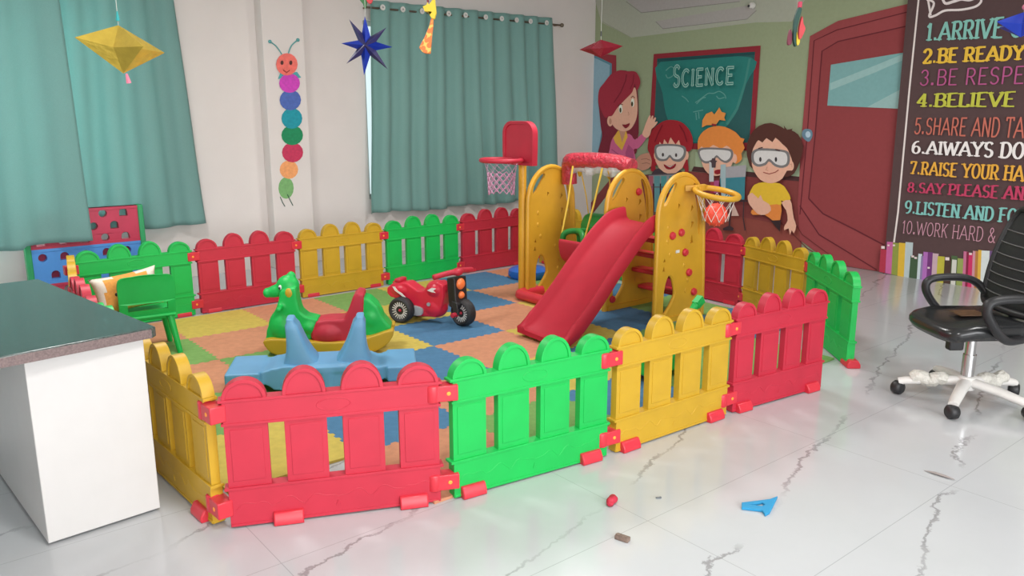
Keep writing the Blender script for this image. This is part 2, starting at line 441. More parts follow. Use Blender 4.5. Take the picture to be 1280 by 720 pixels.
film('painted_chalkboard', [
    ([(108, 106), (910, 42), (858, 830), (66, 810)], (130, 42, 50)),
    ([(134, 140), (868, 88), (826, 770), (104, 780)], (44, 84, 84)),
    ([(160, 165), (835, 130), (800, 330), (740, 520), (660, 640), (560, 740), (330, 760), (215, 600), (175, 400)], (42, 112, 106), 4),
    ([(820, 140), (838, 140), (800, 330), (742, 520), (664, 640), (650, 630), (725, 510), (785, 325)], (62, 122, 114)),
    ([(134, 140), (868, 88), (867, 112), (134, 166)], (34, 70, 72)),
], tr=(800, 50, 6))
# chalk scribbles
sc = []
for pl in ([(320, 420), (350, 440), (370, 465)], [(420, 470), (450, 450), (490, 420), (520, 400), (560, 400), (600, 385), (640, 410), (650, 440)], [(430, 480), (470, 440), (500, 430)],
           [(405, 540), (480, 525)], [(425, 545), (430, 600)], [(445, 540), (450, 590)], [(200, 230), (240, 200), (270, 230), (250, 270), (215, 285), (200, 260)], [(580, 420), (600, 440), (640, 430)]):
    sc.append((ribbon(smooth_poly(pl, 4, False), 7), (88, 140, 132)))
for it in sc: film('chalk_mark', [it], tr=(800, 50, 6), gap=.0001)
# door print
RD, RDD = (128, 60, 62), (92, 38, 44)
film('painted_door', [
    ([(1013.6, 45.3), (1048.6, 26.2), (1142, 3.5), (1142, 346), (1110, 340.5), (1040, 329), (1001, 300), (998, 255), (1004, 160)], (136, 64, 66)),
    ([(1028.7, 64), (1048.7, 52), (1140, 31), (1140, 330), (1107, 306), (1030, 267), (1012, 248), (1020, 170)], (128, 58, 60)),
    (ribbon([(1140, 14), (1047.5, 37.5), (1018.7, 51), (1010, 170), (1001, 268)], 1.3), RDD),
    (ribbon([(1138, 32), (1048.7, 52), (1028.7, 64), (1020, 170), (1012, 248)], 1.5), RDD),
    (ribbon([(1012, 248), (1030, 267), (1070, 287), (1107, 306.5)], 1.8), RDD),
    (ribbon([(1001, 257), (1025, 293), (1058, 313), (1097, 337)], 1.5), RDD),
    (ribbon([(960, 262), (985, 285), (1010, 310), (1040, 329)], 1.2), (104, 48, 48)),
    (ribbon([(985, 262), (1004, 293), (1038, 318)], 1.2), (104, 48, 48)),
    ([(1040, 81), (1132.8, 65.5), (1126, 136), (1035.5, 132)], (112, 152, 152)),
    ([(1039, 104), (1095, 82), (1131.5, 67), (1131, 75), (1092, 92), (1039, 113)], (136, 168, 166)),
    ([(1085, 134), (1128.5, 111), (1126, 136)], (136, 166, 164)),
])
film('painted_door_knob', [([(1005, 163), (1010, 161), (1016, 163), (1017, 170), (1013, 177), (1008, 175), (1004, 170)], (96, 122, 138), 3), (disc(1011.5, 168, 3.2, 4), (160, 180, 192))])

SK, SKD = (208, 160, 138), (178, 128, 108)
T = (735, 70, 4.8)
film('painted_teacher', [
    ([(72, 590), (72, 560), (92, 480), (84, 420), (74, 320), (68, 260), (76, 200), (105, 165), (150, 108), (200, 88), (250, 94), (300, 150), (312, 460), (292, 500), (302, 560), (285, 590), (240, 560), (130, 600)], (112, 40, 52), 3),
    ([(135, 640), (138, 560), (152, 500), (180, 470), (258, 468), (290, 502), (338, 462), (358, 490), (312, 552), (282, 562), (285, 640)], (186, 92, 128), 3),
    ([(235, 640), (232, 580), (250, 530), (280, 562), (285, 640)], (160, 74, 112)),
    (ribbon([(150, 560), (190, 590), (200, 640)], 5), (150, 66, 104)),
    ([(160, 492), (188, 448), (238, 452), (246, 484), (212, 566), (172, 522)], (206, 160, 66)), ([(196, 450), (234, 452), (214, 520)], SKD),
    ([(150, 330), (165, 300), (200, 262), (260, 215), (292, 190), (304, 260), (306, 330), (296, 385), (270, 432), (240, 450), (205, 450), (172, 432), (152, 402), (150, 360)], SK, 3),
    (ell(142, 390, 18, 32), SK), (ell(143, 392, 8, 18), SKD),
    ([(70, 262), (78, 200), (105, 163), (150, 108), (200, 86), (232, 90), (250, 92), (285, 92), (305, 105), (321, 140), (321, 172), (302, 208), (290, 165), (276, 215), (232, 262), (185, 312), (156, 356), (132, 362), (112, 370), (86, 320)], (146, 46, 60), 3),
    (ribbon([(240, 110), (235, 150), (205, 220), (165, 280)], 7), (118, 36, 50)), (ribbon([(285, 110), (280, 160), (262, 200)], 5), (118, 36, 50)),
    (ell(206, 318, 11, 26), (222, 214, 200)), (ell(278, 280, 10, 26), (222, 214, 200)), (ell(205, 325, 6, 15), (70, 62, 40)), (ell(275, 288, 6, 15), (70, 62, 40)),
    (ribbon([(190, 300), (205, 288), (220, 292)], 4), (80, 40, 36)), (ribbon([(268, 250), (280, 240), (292, 252)], 4), (80, 40, 36)),
    ([(216, 410), (236, 412), (262, 402), (255, 422), (238, 434), (224, 424)], (122, 34, 44), 2), (ribbon([(252, 335), (258, 352), (250, 356)], 3), SKD),
    ([(336, 470), (346, 440), (352, 420), (366, 385), (380, 356), (388, 360), (386, 378), (396, 358), (404, 362), (400, 382), (412, 368), (420, 374), (412, 396), (426, 392), (428, 400), (410, 424), (392, 440), (384, 472), (362, 492)], SK, 2),
], tr=T)
film('painted_hand', [([(292, 640), (318, 600), (345, 586), (380, 582), (398, 600), (402, 630), (385, 664), (352, 684), (320, 680)], SKD, 3), (ribbon([(330, 620), (360, 615), (385, 625)], 4), (140, 92, 78)), (ribbon([(335, 645), (365, 640), (385, 648)], 4), (140, 92, 78))], tr=T)
T = (805, 130, 4.235)
def goggles(cx, top, pts_f, pts_i):
    return [(pts_f, (112, 108, 108), 3), (pts_i, (196, 192, 190), 3)]
film('painted_pupil', [
    ([(30, 235), (38, 180), (62, 130), (105, 95), (150, 84), (205, 94), (246, 130), (268, 180), (266, 235), (240, 262), (246, 330), (244, 372), (226, 374), (214, 330), (80, 320), (74, 352), (46, 352), (52, 300), (40, 262)], (146, 36, 44), 3),
    ([(45, 380), (70, 345), (110, 340), (190, 345), (240, 375), (250, 400), (40, 400)], (66, 54, 60), 2),
    ([(70, 262), (86, 232), (94, 200), (110, 220), (118, 186), (138, 212), (152, 176), (178, 214), (196, 190), (206, 222), (226, 226), (238, 255), (236, 290), (214, 338), (180, 364), (148, 372), (116, 360), (90, 338), (72, 302)], SK),
    (ell(238, 272, 10, 22), SK), (ell(72, 272, 8, 20), SK),
] + goggles(0, 0, [(70, 222), (110, 211), (190, 214), (232, 230), (230, 276), (204, 304), (166, 300), (148, 282), (130, 299), (92, 300), (70, 274)],
            [(80, 232), (112, 222), (188, 224), (220, 238), (218, 270), (196, 291), (168, 288), (148, 268), (128, 288), (96, 288), (80, 266)]) + [
    (ell(112, 268, 6, 10), (70, 60, 60)), (ell(182, 270, 6, 10), (70, 60, 60)),
    ([(116, 318), (150, 328), (182, 314), (174, 336), (150, 346), (128, 340)], (132, 30, 40), 2), ([(124, 322), (150, 330), (174, 320), (150, 334)], (220, 210, 205)),
    (ribbon([(110, 110), (90, 150), (70, 200)], 6), (116, 26, 38)), (ribbon([(200, 110), (225, 150), (240, 200)], 6), (116, 26, 38)),
], tr=T)
film('painted_pupil', [
    ([(345, 112), (320, 124), (322, 86), (342, 52), (372, 40), (386, 56), (412, 18), (424, 42), (446, 48), (438, 72), (444, 88), (412, 84), (398, 104), (384, 112)], (206, 132, 66)),
    ([(297, 220), (302, 180), (330, 142), (380, 118), (440, 120), (500, 150), (524, 178), (545, 184), (536, 205), (546, 232), (528, 262), (532, 290), (500, 316), (470, 300), (320, 270), (302, 250)], (206, 124, 60), 2),
    (ribbon([(372, 108), (396, 112)], 10), (130, 40, 50)),
    ([(312, 282), (302, 250), (318, 224), (345, 240), (380, 216), (420, 236), (450, 220), (476, 240), (492, 268), (482, 312), (462, 345), (430, 370), (392, 380), (352, 366), (326, 330)], SK, 2),
    (ell(494, 288, 12, 24), SK),
] + goggles(0, 0, [(300, 242), (340, 230), (420, 232), (472, 238), (486, 258), (478, 292), (450, 312), (420, 300), (398, 282), (380, 304), (340, 314), (310, 292)],
            [(310, 250), (345, 240), (420, 242), (464, 248), (474, 262), (468, 284), (446, 300), (422, 290), (398, 270), (376, 292), (342, 302), (318, 286)]) + [
    ([(390, 350), (420, 346), (424, 362), (404, 372), (388, 366)], (132, 34, 40), 2),
], tr=T)
film('painted_glassware', [
    ([(415, 390), (550, 382), (546, 505), (425, 500)], (58, 118, 130)), ([(420, 335), (556, 322), (552, 384), (416, 392)], (150, 146, 150)), ([(420, 320), (448, 318), (446, 500), (424, 498)], (150, 168, 172)),
    ([(360, 305), (384, 305), (384, 410), (360, 410)], (182, 182, 182)), ([(366, 410), (386, 410), (386, 470), (366, 470)], (150, 50, 66)), ([(386, 404), (412, 404), (412, 470), (386, 470)], (156, 74, 116)),
    ([(360, 300), (372, 298), (376, 286), (392, 286), (394, 298), (404, 300), (396, 308), (394, 336), (374, 336), (372, 310)], (76, 62, 66)),
    ([(40, 372), (240, 368), (240, 420), (40, 420)], (128, 128, 130)), ([(70, 380), (100, 380), (98, 570), (70, 570)], (88, 132, 136)), ([(106, 380), (136, 380), (132, 560), (106, 560)], (74, 132, 132)), ([(40, 380), (64, 380), (62, 560), (40, 560)], (156, 84, 96)),
    ([(150, 380), (180, 380), (176, 470), (150, 470)], (58, 118, 118)), (ribbon([(36, 374), (250, 366)], 6), (86, 76, 80)), (ribbon([(40, 438), (240, 440)], 5), (92, 80, 84)), (ribbon([(40, 575), (120, 580)], 6), (92, 80, 84)),
    (ribbon([(470, 510), (565, 512)], 9), (58, 44, 48)), (ribbon([(478, 512), (468, 655)], 8), (58, 44, 48)), (ribbon([(545, 512), (542, 600), (552, 668)], 6), (58, 44, 48)), ([(435, 655), (470, 640), (492, 655), (488, 668), (436, 666)], (58, 44, 48)),
    ([(490, 520), (520, 590), (480, 590)], (190, 160, 148)),
], tr=T)
T = (920, 140, 4)
film('painted_schoolboy', [
    ([(78, 245), (70, 180), (86, 118), (130, 70), (190, 54), (244, 74), (258, 84), (256, 66), (272, 88), (300, 82), (296, 92), (328, 112), (352, 170), (338, 240), (308, 305), (275, 322), (250, 320), (110, 290)], (78, 46, 40), 2),
    ([(78, 420), (100, 372), (118, 358), (150, 350), (235, 355), (270, 388), (290, 432), (266, 450), (242, 440), (238, 470), (150, 470), (128, 432), (100, 418)], (204, 166, 50), 2),
    ([(95, 488), (150, 470), (190, 462), (242, 464), (240, 520), (232, 542), (200, 540), (160, 512), (100, 512)], (204, 122, 60), 2),
    ([(190, 540), (242, 538), (236, 596)], (52, 38, 40)),
    ([(244, 450), (288, 438), (298, 480), (306, 530), (318, 566), (306, 604), (296, 588), (286, 612), (280, 580), (258, 588), (260, 565), (275, 540), (268, 490)], SK, 2),
    ([(76, 418), (98, 402), (128, 430), (140, 412), (152, 440), (182, 458), (192, 490), (160, 512), (124, 506), (92, 470), (80, 450)], SK, 2),
    ([(98, 200), (112, 165), (130, 140), (150, 152), (170, 130), (200, 150), (215, 128), (250, 160), (272, 180), (284, 205), (300, 250), (298, 290), (272, 292), (250, 330), (216, 350), (180, 354), (140, 338), (112, 302), (97, 262)], SK, 2),
    (ell(294, 268, 13, 24), SK), (ribbon([(286, 262), (296, 258), (298, 276)], 3), SKD),
] + goggles(0, 0, [(96, 205), (116, 186), (150, 180), (250, 188), (284, 206), (284, 258), (252, 278), (212, 270), (184, 246), (166, 264), (126, 272), (98, 250)],
            [(108, 212), (122, 196), (150, 192), (246, 198), (272, 214), (272, 252), (250, 266), (216, 258), (184, 232), (162, 252), (130, 260), (110, 244)]) + [
    (ell(140, 236, 6, 12), (60, 54, 56)), (ell(218, 236, 6, 12), (60, 54, 56)), (ribbon([(130, 182), (152, 176)], 5), (70, 40, 36)), (ribbon([(215, 186), (238, 192)], 5), (70, 40, 36)),
    (ribbon([(155, 300), (185, 308), (215, 300), (232, 288)], 4), (140, 60, 56)), (ribbon([(176, 272), (168, 288), (180, 292)], 3), SKD),
], tr=T)

# rules poster print, books beneath it
board = film('rules_board', [([(1140, -6), (1300, -22), (1300, 380), (1180, 352), (1108, 341)], (78, 60, 60)), (ribbon([(1153.5, -6), (1141.5, 110), (1127, 265), (1122, 302)], 2.2), (206, 196, 192)),
    (ribbon(smooth_poly([(1163, 0), (1172, 5), (1166, 21), (1174, 20), (1186, 14), (1206, 13), (1224, 9), (1231, 2), (1228, -4)], 5, False), 2.8), (206, 196, 194)),
    (ribbon(smooth_poly([(1182, -4), (1186, 5), (1196, 3), (1206, 0), (1216, 1), (1224, -2)], 5, False), 3.4), (206, 196, 194)),
    (ribbon([(1164, -4), (1166, 8), (1168, 20)], 2.6), (206, 196, 194)),
])
bk = []
for x0, x1, top, c in ((25, 66, 335, (160, 52, 70)), (68, 113, 283, (178, 92, 140)), (110, 156, 290, (128, 136, 64)), (152, 201, 290, (196, 160, 56)), (197, 249, 285, (164, 176, 178)),
        (232, 290, 380, (62, 82, 60)), (286, 312, 365, (180, 190, 194)), (306, 330, 380, (128, 112, 150)), (322, 361, 352, (158, 100, 164)), (352, 391, 354, (104, 54, 108)), (386, 426, 362, (176, 150, 158)),
        (420, 469, 382, (168, 160, 60)), (470, 522, 388, (70, 52, 46)), (516, 556, 378, (72, 92, 62)), (520, 552, 405, (186, 184, 176)), (558, 601, 396, (132, 144, 80)), (600, 628, 348, (176, 100, 130)),
        (620, 644, 352, (120, 40, 60)), (636, 672, 360, (182, 48, 90)), (664, 690, 345, (180, 130, 140)), (682, 710, 345, (160, 110, 60)), (702, 732, 338, (196, 156, 62)), (724, 780, 342, (190, 196, 194)), (780, 850, 345, (96, 70, 110)), (850, 920, 350, (150, 60, 60)), (920, 1000, 345, (80, 100, 90))):
    base = lambda x: 490 + (x-25)*.213
    bk.append(([(x0 + 6, top), (x1 + 6, top + 4), (x1 - 6, base(x1)), (x0 - 6, base(x0))], c))
for x, y, s in ((50, 322, 12), (88, 308, 7), (126, 308, 8), (256, 384, 9), (276, 394, 9), (366, 462, 8), (495, 400, 14), (655, 366, 10)):
    bk.append(([(x-s, y-s*.8), (x+s, y-s*.7), (x+s, y+s*.8), (x-s, y+s*.7)], (206, 190, 188)))
film('painted_book_row', bk, board, tr=(1100, 250, 5.54), gap=.0004)
# stroke lettering
def arc(cx, cy, rx, ry, a, b_, n=9): return [(cx + rx*math.cos(math.radians(a+(b_-a)*i/n)), cy + ry*math.sin(math.radians(a+(b_-a)*i/n))) for i in range(n+1)]
GL = {
 'A': (.74, [[(0, 0), (.37, 1), (.74, 0)], [(.14, .34), (.60, .34)]]),
 'B': (.60, [[(.08, 0), (.08, 1)], [(.08, 1), (.30, 1)] + arc(.32, .76, .22, .24, 90, -90) + [(.08, .52)], [(.30, .52)] + arc(.34, .26, .24, .26, 90, -90) + [(.08, 0)]]),
 'C': (.62, [arc(.34, .5, .30, .5, 50, 310, 14)]),
 'D': (.64, [[(.08, 0), (.08, 1)], [(.08, 1)] + arc(.26, .5, .34, .5, 90, -90, 12) + [(.08, 0)]]),
 'E': (.56, [[(.08, 0), (.08, 1)], [(.08, 1), (.52, 1)], [(.08, .52), (.42, .52)], [(.08, 0), (.54, 0)]]),
 'F': (.54, [[(.08, 0), (.08, 1)], [(.08, 1), (.52, 1)], [(.08, .52), (.42, .52)]]),
 'G': (.66, [arc(.34, .5, .30, .5, 50, 340, 16), [(.40, .42), (.62, .42), (.62, .1)]]),
 'H': (.64, [[(.08, 0), (.08, 1)], [(.56, 0), (.56, 1)], [(.08, .52), (.56, .52)]]),
 'I': (.20, [[(.10, 0), (.10, 1)]]), 'l': (.20, [[(.10, 0), (.10, 1)]]),
 'K': (.62, [[(.08, 0), (.08, 1)], [(.08, .4), (.54, 1)], [(.24, .58), (.56, 0)]]),
 'L': (.54, [[(.08, 0), (.08, 1)], [(.08, 0), (.52, 0), (.52, .16)]]),
 'N': (.66, [[(.08, 0), (.08, 1)], [(.08, 1), (.58, 0)], [(.58, 0), (.58, 1)]]),
 'O': (.66, [arc(.33, .5, .29, .5, 0, 360, 20)]),
 'P': (.58, [[(.08, 0), (.08, 1)], [(.08, 1), (.30, 1)] + arc(.30, .73, .24, .27, 90, -90) + [(.08, .46)]]),
 'R': (.62, [[(.08, 0), (.08, 1)], [(.08, 1), (.30, 1)] + arc(.30, .74, .22, .26, 90, -90) + [(.08, .48)], [(.30, .48), (.58, 0)]]),
 'S': (.56, [arc(.28, .75, .22, .25, 30, 270, 10) + arc(.28, .25, .23, .25, 90, -150, 10)]),
 'T': (.60, [[(.30, 0), (.30, 1)], [(.02, .86), (.02, 1), (.58, 1), (.58, .86)]]),
 'U': (.64, [[(.08, 1), (.08, .3)] + arc(.32, .3, .24, .3, 180, 360, 10) + [(.56, .3), (.56, 1)]]),
 'V': (.68, [[(0, 1), (.34, 0), (.68, 1)]]),
 'W': (.98, [[(0, 1), (.26, 0), (.49, .9), (.72, 0), (.98, 1)]]),
 'Y': (.66, [[(0, 1), (.33, .48), (.66, 1)], [(.33, .48), (.33, 0)]]),
 '&': (.66, [[(.62, 0), (.16, .72)] + arc(.30, .82, .14, .18, 190, -20, 8) + [(.10, .34)] + arc(.28, .22, .22, .22, 150, 330, 8) + [(.62, .46)]]),
 '.': (.26, []), ' ': (.26, []),
 '1': (.36, [[(.04, .80), (.20, 1), (.20, 0)]]),
 '2': (.56, [arc(.28, .72, .23, .28, 170, -30, 10) + [(.06, 0), (.52, 0), (.52, .14)]]),
 '3': (.56, [arc(.26, .75, .21, .25, 160, -80, 10), arc(.26, .27, .25, .27, 80, -160, 10)]),
 '4': (.58, [[(.40, 0), (.40, 1), (.02, .3), (.56, .3)]]),
 '5': (.56, [[(.50, 1), (.12, 1), (.09, .56)] + arc(.26, .32, .25, .32, 120, -150, 12)]),
 '6': (.58, [arc(.30, .30, .24, .30, 0, 360, 16), [(.06, .32)] + arc(.38, .5, .32, .5, 170, 80, 8)]),
 '7': (.54, [[(.04, .84), (.04, 1), (.50, 1), (.22, 0)]]),
 '8': (.56, [arc(.28, .76, .20, .24, 0, 360, 16), arc(.28, .26, .24, .26, 0, 360, 16)]),
 '9': (.58, [arc(.28, .70, .24, .30, 0, 360, 16), [(.52, .68)] + arc(.20, .5, .32, .5, -10, -100, 8)]),
 '0': (.60, [arc(.30, .5, .25, .5, 0, 360, 20)]),
}
def lettering(name, text, pts, col, style, parent, small=None):
    """pts: (x_left, baseline_left, cap_left, x_right, baseline_right, cap_right) in survey pixels on the mural wall"""
    xl, bl, tl, xr, br_, tr_ = pts
    thick, thin, serif, gap = style
    adv = 0; lay = []
    for ch in text:
        w, st = GL[ch]; lay.append((adv, st, ch)); adv += w + gap
    tot = adv - gap
    (y0, zb0), (_, zt0) = mloc(xl, bl), mloc(xl, tl); (y1, zb1), (_, zt1) = mloc(xr, br_), mloc(xr, tr_)
    layer[1] += .0006; off = [-layer[1]]
    def P(u, v):
        f = u/tot
        return Vector((off[0], y0 + (y1-y0)*f - MO.y, zb0 + (zb1-zb0)*f + v*((zt0-zb0)*(1-f) + (zt1-zb1)*f)))
    def quad(p):
        off[0] -= .00001; bb._f([bb.bm.verts.new(P(*q)) for q in p])
    bb = B(); res = []
    for a, st, ch in lay + [(0, [], ' ')]:
        if ch == ' ':
            res.append(bb.obj(name, ink(*col), parent, smooth=0, recalc=False)); bb = B(); continue
        sc_ = small if (small and ch != text[0]) else 1.0
        for pl in st:
            pl = [(x, y*sc_) for x, y in pl]
            for i in range(len(pl)-1):
                (xa, ya), (xb, yb) = pl[i], pl[i+1]; dx, dy = xb-xa, yb-ya; m = math.hypot(dx, dy)
                if m < 1e-6: continue
                s_ = abs(dy)/m; w = thin + (thick-thin)*s_*s_
                ex, ey = dx/m*thin*.25, dy/m*thin*.25; nx, ny = -dy/m*w/2, dx/m*w/2*1.0
                quad([(a+xa-ex+nx, ya-ey+ny), (a+xb+ex+nx, yb+ey+ny), (a+xb+ex-nx, yb+ey-ny), (a+xa-ex-nx, ya-ey-ny)])
            if serif and ch != '.':
                for e, o_ in ((pl[0], pl[1]), (pl[-1], pl[-2])):
                    if abs(e[1]-o_[1]) > .3*abs(e[0]-o_[0]) and (e[1] < .02 or e[1] > .98*sc_) and (pl[0] != pl[-1]):
                        v0, v1 = (0, serif*.5) if e[1] < .02 else (1*sc_-serif*.5, 1*sc_)
                        quad([(a+e[0]-serif*1.25, v0), (a+e[0]+serif*1.25, v0), (a+e[0]+serif*1.25, v1), (a+e[0]-serif*1.25, v1)])
        if ch == '.': quad([(a+.04, 0), (a+.20, 0), (a+.20, .17), (a+.04, .17)])
    layer[1] = -off[0]
    return res
SLAB = (.195, .10, .16, .12); FAT = (.225, .14, .18, .13); LIGHT = (.10, .085, 0, .15); COND = (.13, .09, 0, .12); THIN = (.075, .06, .07, .12)
L_ = [
 ('1.ARRIVE O', (1163, 51.5, 31, 1282, 46.5, 21), (120, 172, 162), SLAB), ('2.BE READY', (1159, 79.5, 62.5, 1284, 75, 57.5), (206, 166, 60), FAT),
 ('3.BE RESPE', (1155.5, 107, 88.5, 1284, 104.5, 83.5), (162, 78, 122), LIGHT), ('4.BELIEVE', (1152, 133.5, 118, 1273, 133, 115), (172, 172, 66), SLAB),
 ('5.SHARE AND TA', (1148.5, 167, 148, 1284, 172, 147), (176, 98, 84), COND), ('6.AlWAYS DO', (1145.5, 191, 176.5, 1284, 198, 178), (212, 206, 204), SLAB),
 ('7.RAISE YOUR HA', (1143.5, 216.5, 201.5, 1284, 226, 207), (206, 152, 60), SLAB), ('8.SAY PLEASE AN', (1140.5, 239, 227.5, 1284, 249, 232.5), (172, 58, 88), SLAB),
 ('9.LISTEN AND FOL', (1137, 265, 250, 1286, 279, 261), (116, 172, 166), SLAB), ('10.WORK HARD &', (1133.5, 290, 274.5, 1249, 302, 284), (182, 134, 148), THIN),
]
for t_, p_, c_, s_ in L_: lettering('lettering', t_, p_, c_, s_, board)
lettering('chalk_lettering', 'SCIENCE', (848.5, 108.5, 83, 923.5, 104.5, 79), (134, 170, 160), (.19, .15, .10, .20), mural, small=.78)
lettering('chalk_lettering', 'SCIENCE', (848.5, 108.5, 83, 923.5, 104.5, 79), (46, 112, 106), (.07, .05, 0, .20), mural, small=.78)

# small white camera fixed on the mural, near the top
cm = thing('security_camera', 'tiny white dome camera fixed high on the mural above the chalkboard', 'camera', onx(941, 7, XM-.02))
M = Matrix.Rotation(-PI/2, 4, 'Y')
bb = B(); bb.lathe([(.0, 0), (.035, 0), (.035, .02), (.028, .04), (0, .05)], M, 20); bb.obj('housing', WHT, cm)
bb = B(); bb.ball((-.045, .02, -.005), .014); bb.obj('lens', BLK, cm)

# ------------------------------------------------------------------ foam mat tiles ------------------------------------
TS = .617; X0, Y0 = 1.63, 2.50
FC = {'o': foam('orange_foam', (.60, .27, .155, 1)), 'b': foam('blue_foam', (.078, .205, .355, 1)), 'y': foam('yellow_foam', (.60, .47, .10, 1)), 'g': foam('green_foam', (.20, .38, .11, 1))}
CN = {'o': 'orange', 'b': 'blue', 'y': 'yellow', 'g': 'green'}
ROWS = [  # j = 0 (front) .. 5 (back), columns i = -1 .. 5
    'yogbgg', 'yboybg' + 'b', 'gobyoybg'[0:0] + 'gobo' + 'ybg', 'ogybo' + 'yb', 'gogybo' + 'g', 'oyogyb' + 'o']
ROWS = ['.ogbgg.', 'yboybgb', 'ggbоyb'.replace('о', 'o') + 'g', 'ogyboyb', 'goyyb' + 'og', 'oyogybo']
def edge_pts(L, sgn, n=19):
    """zig-zag puzzle edge of one side, along 0..L; neighbouring tiles share the same profile"""
    pts = [(0, 0)]; p = L/n
    for k in range(n):
        a = k*p; o_ = sgn*.0075*(1 if k % 2 else -1)
        if 0 < k < n-1:
            pts += [(a+.10*p, o_), (a+.90*p, o_)]
    pts.append((L, 0)); return pts
def tile_poly(i, j, flags):
    """flags: which sides (bottom, right, top, left) carry teeth"""
    L = TS - .0008; out = []
    e = edge_pts(L, 1) if flags[0] else [(0, 0), (L, 0)]; out += [(x, y) for x, y in e[:-1]]
    e = edge_pts(L, 1) if flags[1] else [(0, 0), (L, 0)]; out += [(L - y, x) for x, y in e[:-1]]
    e = edge_pts(L, 1) if flags[2] else [(0, 0), (L, 0)]; out += [(x, L + y) for x, y in reversed(e[1:])]
    e = edge_pts(L, 1) if flags[3] else [(0, 0), (L, 0)]; out += [(-y, x) for x, y in reversed(e[1:])]
    return out
present = {(i-1, j) for j, r_ in enumerate(ROWS) for i, c in enumerate(r_) if c != '.'}
WHERE = {}
for j, r_ in enumerate(ROWS):
    for i0, c in enumerate(r_):
        if c == '.': continue
        i = i0-1
        fl = ((i, j-1) in present, (i+1, j) in present, (i, j+1) in present, (i-1, j) in present)
        bb = B(); bb.prism(tile_poly(i, j, fl), [], 0, .012, lambda u, v, w: Vector((u, v, w)))
        o = bb.obj('foam_tile', FC[c], loc=(X0 + i*TS, Y0 + j*TS, .0005), smooth=0)
        col_ = ['leftmost', 'second', 'third', 'fourth', 'fifth', 'sixth', 'rightmost'][i0]
        row_ = ['nearest the front fence', 'second row from the front fence', 'third row from the front fence', 'third row from the back fence', 'second row from the back fence', 'along the back fence'][j]
        tag(o, '%s foam puzzle tile, %s column, %s' % (CN[c], col_, row_), 'foam tile', 'interlocking foam play mat tiles')

# ------------------------------------------------------------------ fence ---------------------------------------------
PL = .845
def fence_body():
    b = B(); L = .805; x0 = .02
    pw, gp = .158, .0543
    for k in range(4):
        xa = x0 + .005 + k*(pw+gp); xc = xa + pw/2; top = .616 if k in (1, 2) else .590; zr = .512
        archp = [(xc + pw/2*math.cos(PI*i/14), zr + (top-zr)*math.sin(PI*i/14)) for i in range(15)]
        b.prism([(xa+.002, .13), (xa+pw-.002, .13)] + [(xc + (p[0]-xc)*.975, zr + (p[1]-zr)*.975) for p in archp], [], -.018, .018, xz)
        rim = archp + [(xc + (pw/2-.014)*math.cos(PI*i/14), zr + (top-zr-.014)*math.sin(PI*i/14)) for i in range(14, -1, -1)]
        b.prism(rim, [], -.024, .024, xz)
        b.prism([(xa+.022, .19), (xa+pw-.022, .19), (xa+pw-.022, .395), (xa+.022, .395)], [], -.0205, .0205, xz)
    b.box((x0+L/2, 0, .465), (L-.012, .048, .1)); b.box((x0+L/2, 0, .085), (L-.012, .048, .16))
    for z, e in ((.511, .012), (.419, .006), (.160, .012), (.012, -.004)): b.box((x0+L/2, 0, z), (L+2*e-.01, .054, .011))
    ov = [(.42+.062*math.cos(2*PI*i/24), .465+.024*math.sin(2*PI*i/24)) for i in range(24)]
    for s in (-1, 1):
        b.tube([(x, s*.0235, z) for x, z in ov], .0025, 6, closed=True)
        wv = [(x0+.03+(L-.06)*i/60, s*.0232, .075+.026*abs(math.sin(i*PI/10))+.008*math.sin(i*.9)) for i in range(61)]
        b.tube(wv, .0024, 5)
        b.prism([(.41, .045), (.43, .045), (.42, .068)], [], s*.022, s*.0265, xz)
    return b
def foot_mesh():
    b = B(); b.prism([(-.042, 0), (.042, 0), (.042, .022), (.026, .05), (-.026, .05), (-.042, .022)], [], -.055, .055, lambda u, v, w: Vector((w, u, v)))
    return b
def clip_mesh():
    b = B(); b.box((.005, 0, 0), (.09, .060, .066)); b.lathe([(.0, -.036), (.026, -.036), (.029, -.03), (.029, .03), (.026, .036), (0, .036)], Matrix.Translation((-.048, -.006, 0)), 18)
    return b
CLIPM = mat('clip_red_plastic', (.62, .03, .05, 1), .35)
panel_proto = {}
FEN = []
def make_panel(matname, label):
    t = thing('fence_panel', label, 'play fence panel', group='play fence panels')
    fence_body().obj('panel_board', matname, t, bevel=.0035)
    for x in (.11, .72): foot_mesh().obj('foot', CLIPM, t, loc=(x, -.012, 0), bevel=.005)
    for z in (.465, .085):
        c = clip_mesh().obj('hinge_clip', CLIPM, t, loc=(PL, 0, z), bevel=.004)
        p = B(); p.tube([(.012, -.0325, 0), (.012, .0325, 0)], .0085, 12); p.obj('pin', PIN, c, bevel=.002)
    return t
def put_panel(colour, a, b_, label, clips=True):
    m = {'red': RED, 'yellow': YEL, 'green': GRN}[colour]
    if colour not in panel_proto:
        t = panel_proto[colour] = make_panel(m, label)
    else:
        t = copy_tree(panel_proto[colour]); t['label'] = label
    a = Vector(a); b_ = Vector(b_); d = b_ - a
    t.location = (a.x, a.y, .001); t.rotation_euler = (0, 0, math.atan2(d.y, d.x)); t.scale = (d.length/PL, 1, 1)
    if not clips:
        for ch in list(t.children):
            if ch.name.startswith('hinge_clip'):
                for g in list(ch.children): bpy.data.objects.remove(g)
                bpy.data.objects.remove(ch)
    return t
# corners, going round anticlockwise from the near left corner
J = [(.905, 2.86), (1.695, 2.51), (2.535, 2.405), (3.39, 2.372), (4.17, 2.285)]
near_red = put_panel('red', J[0], J[1], 'red fence panel at the near corner, nearest the camera, in front of the blue seesaw')

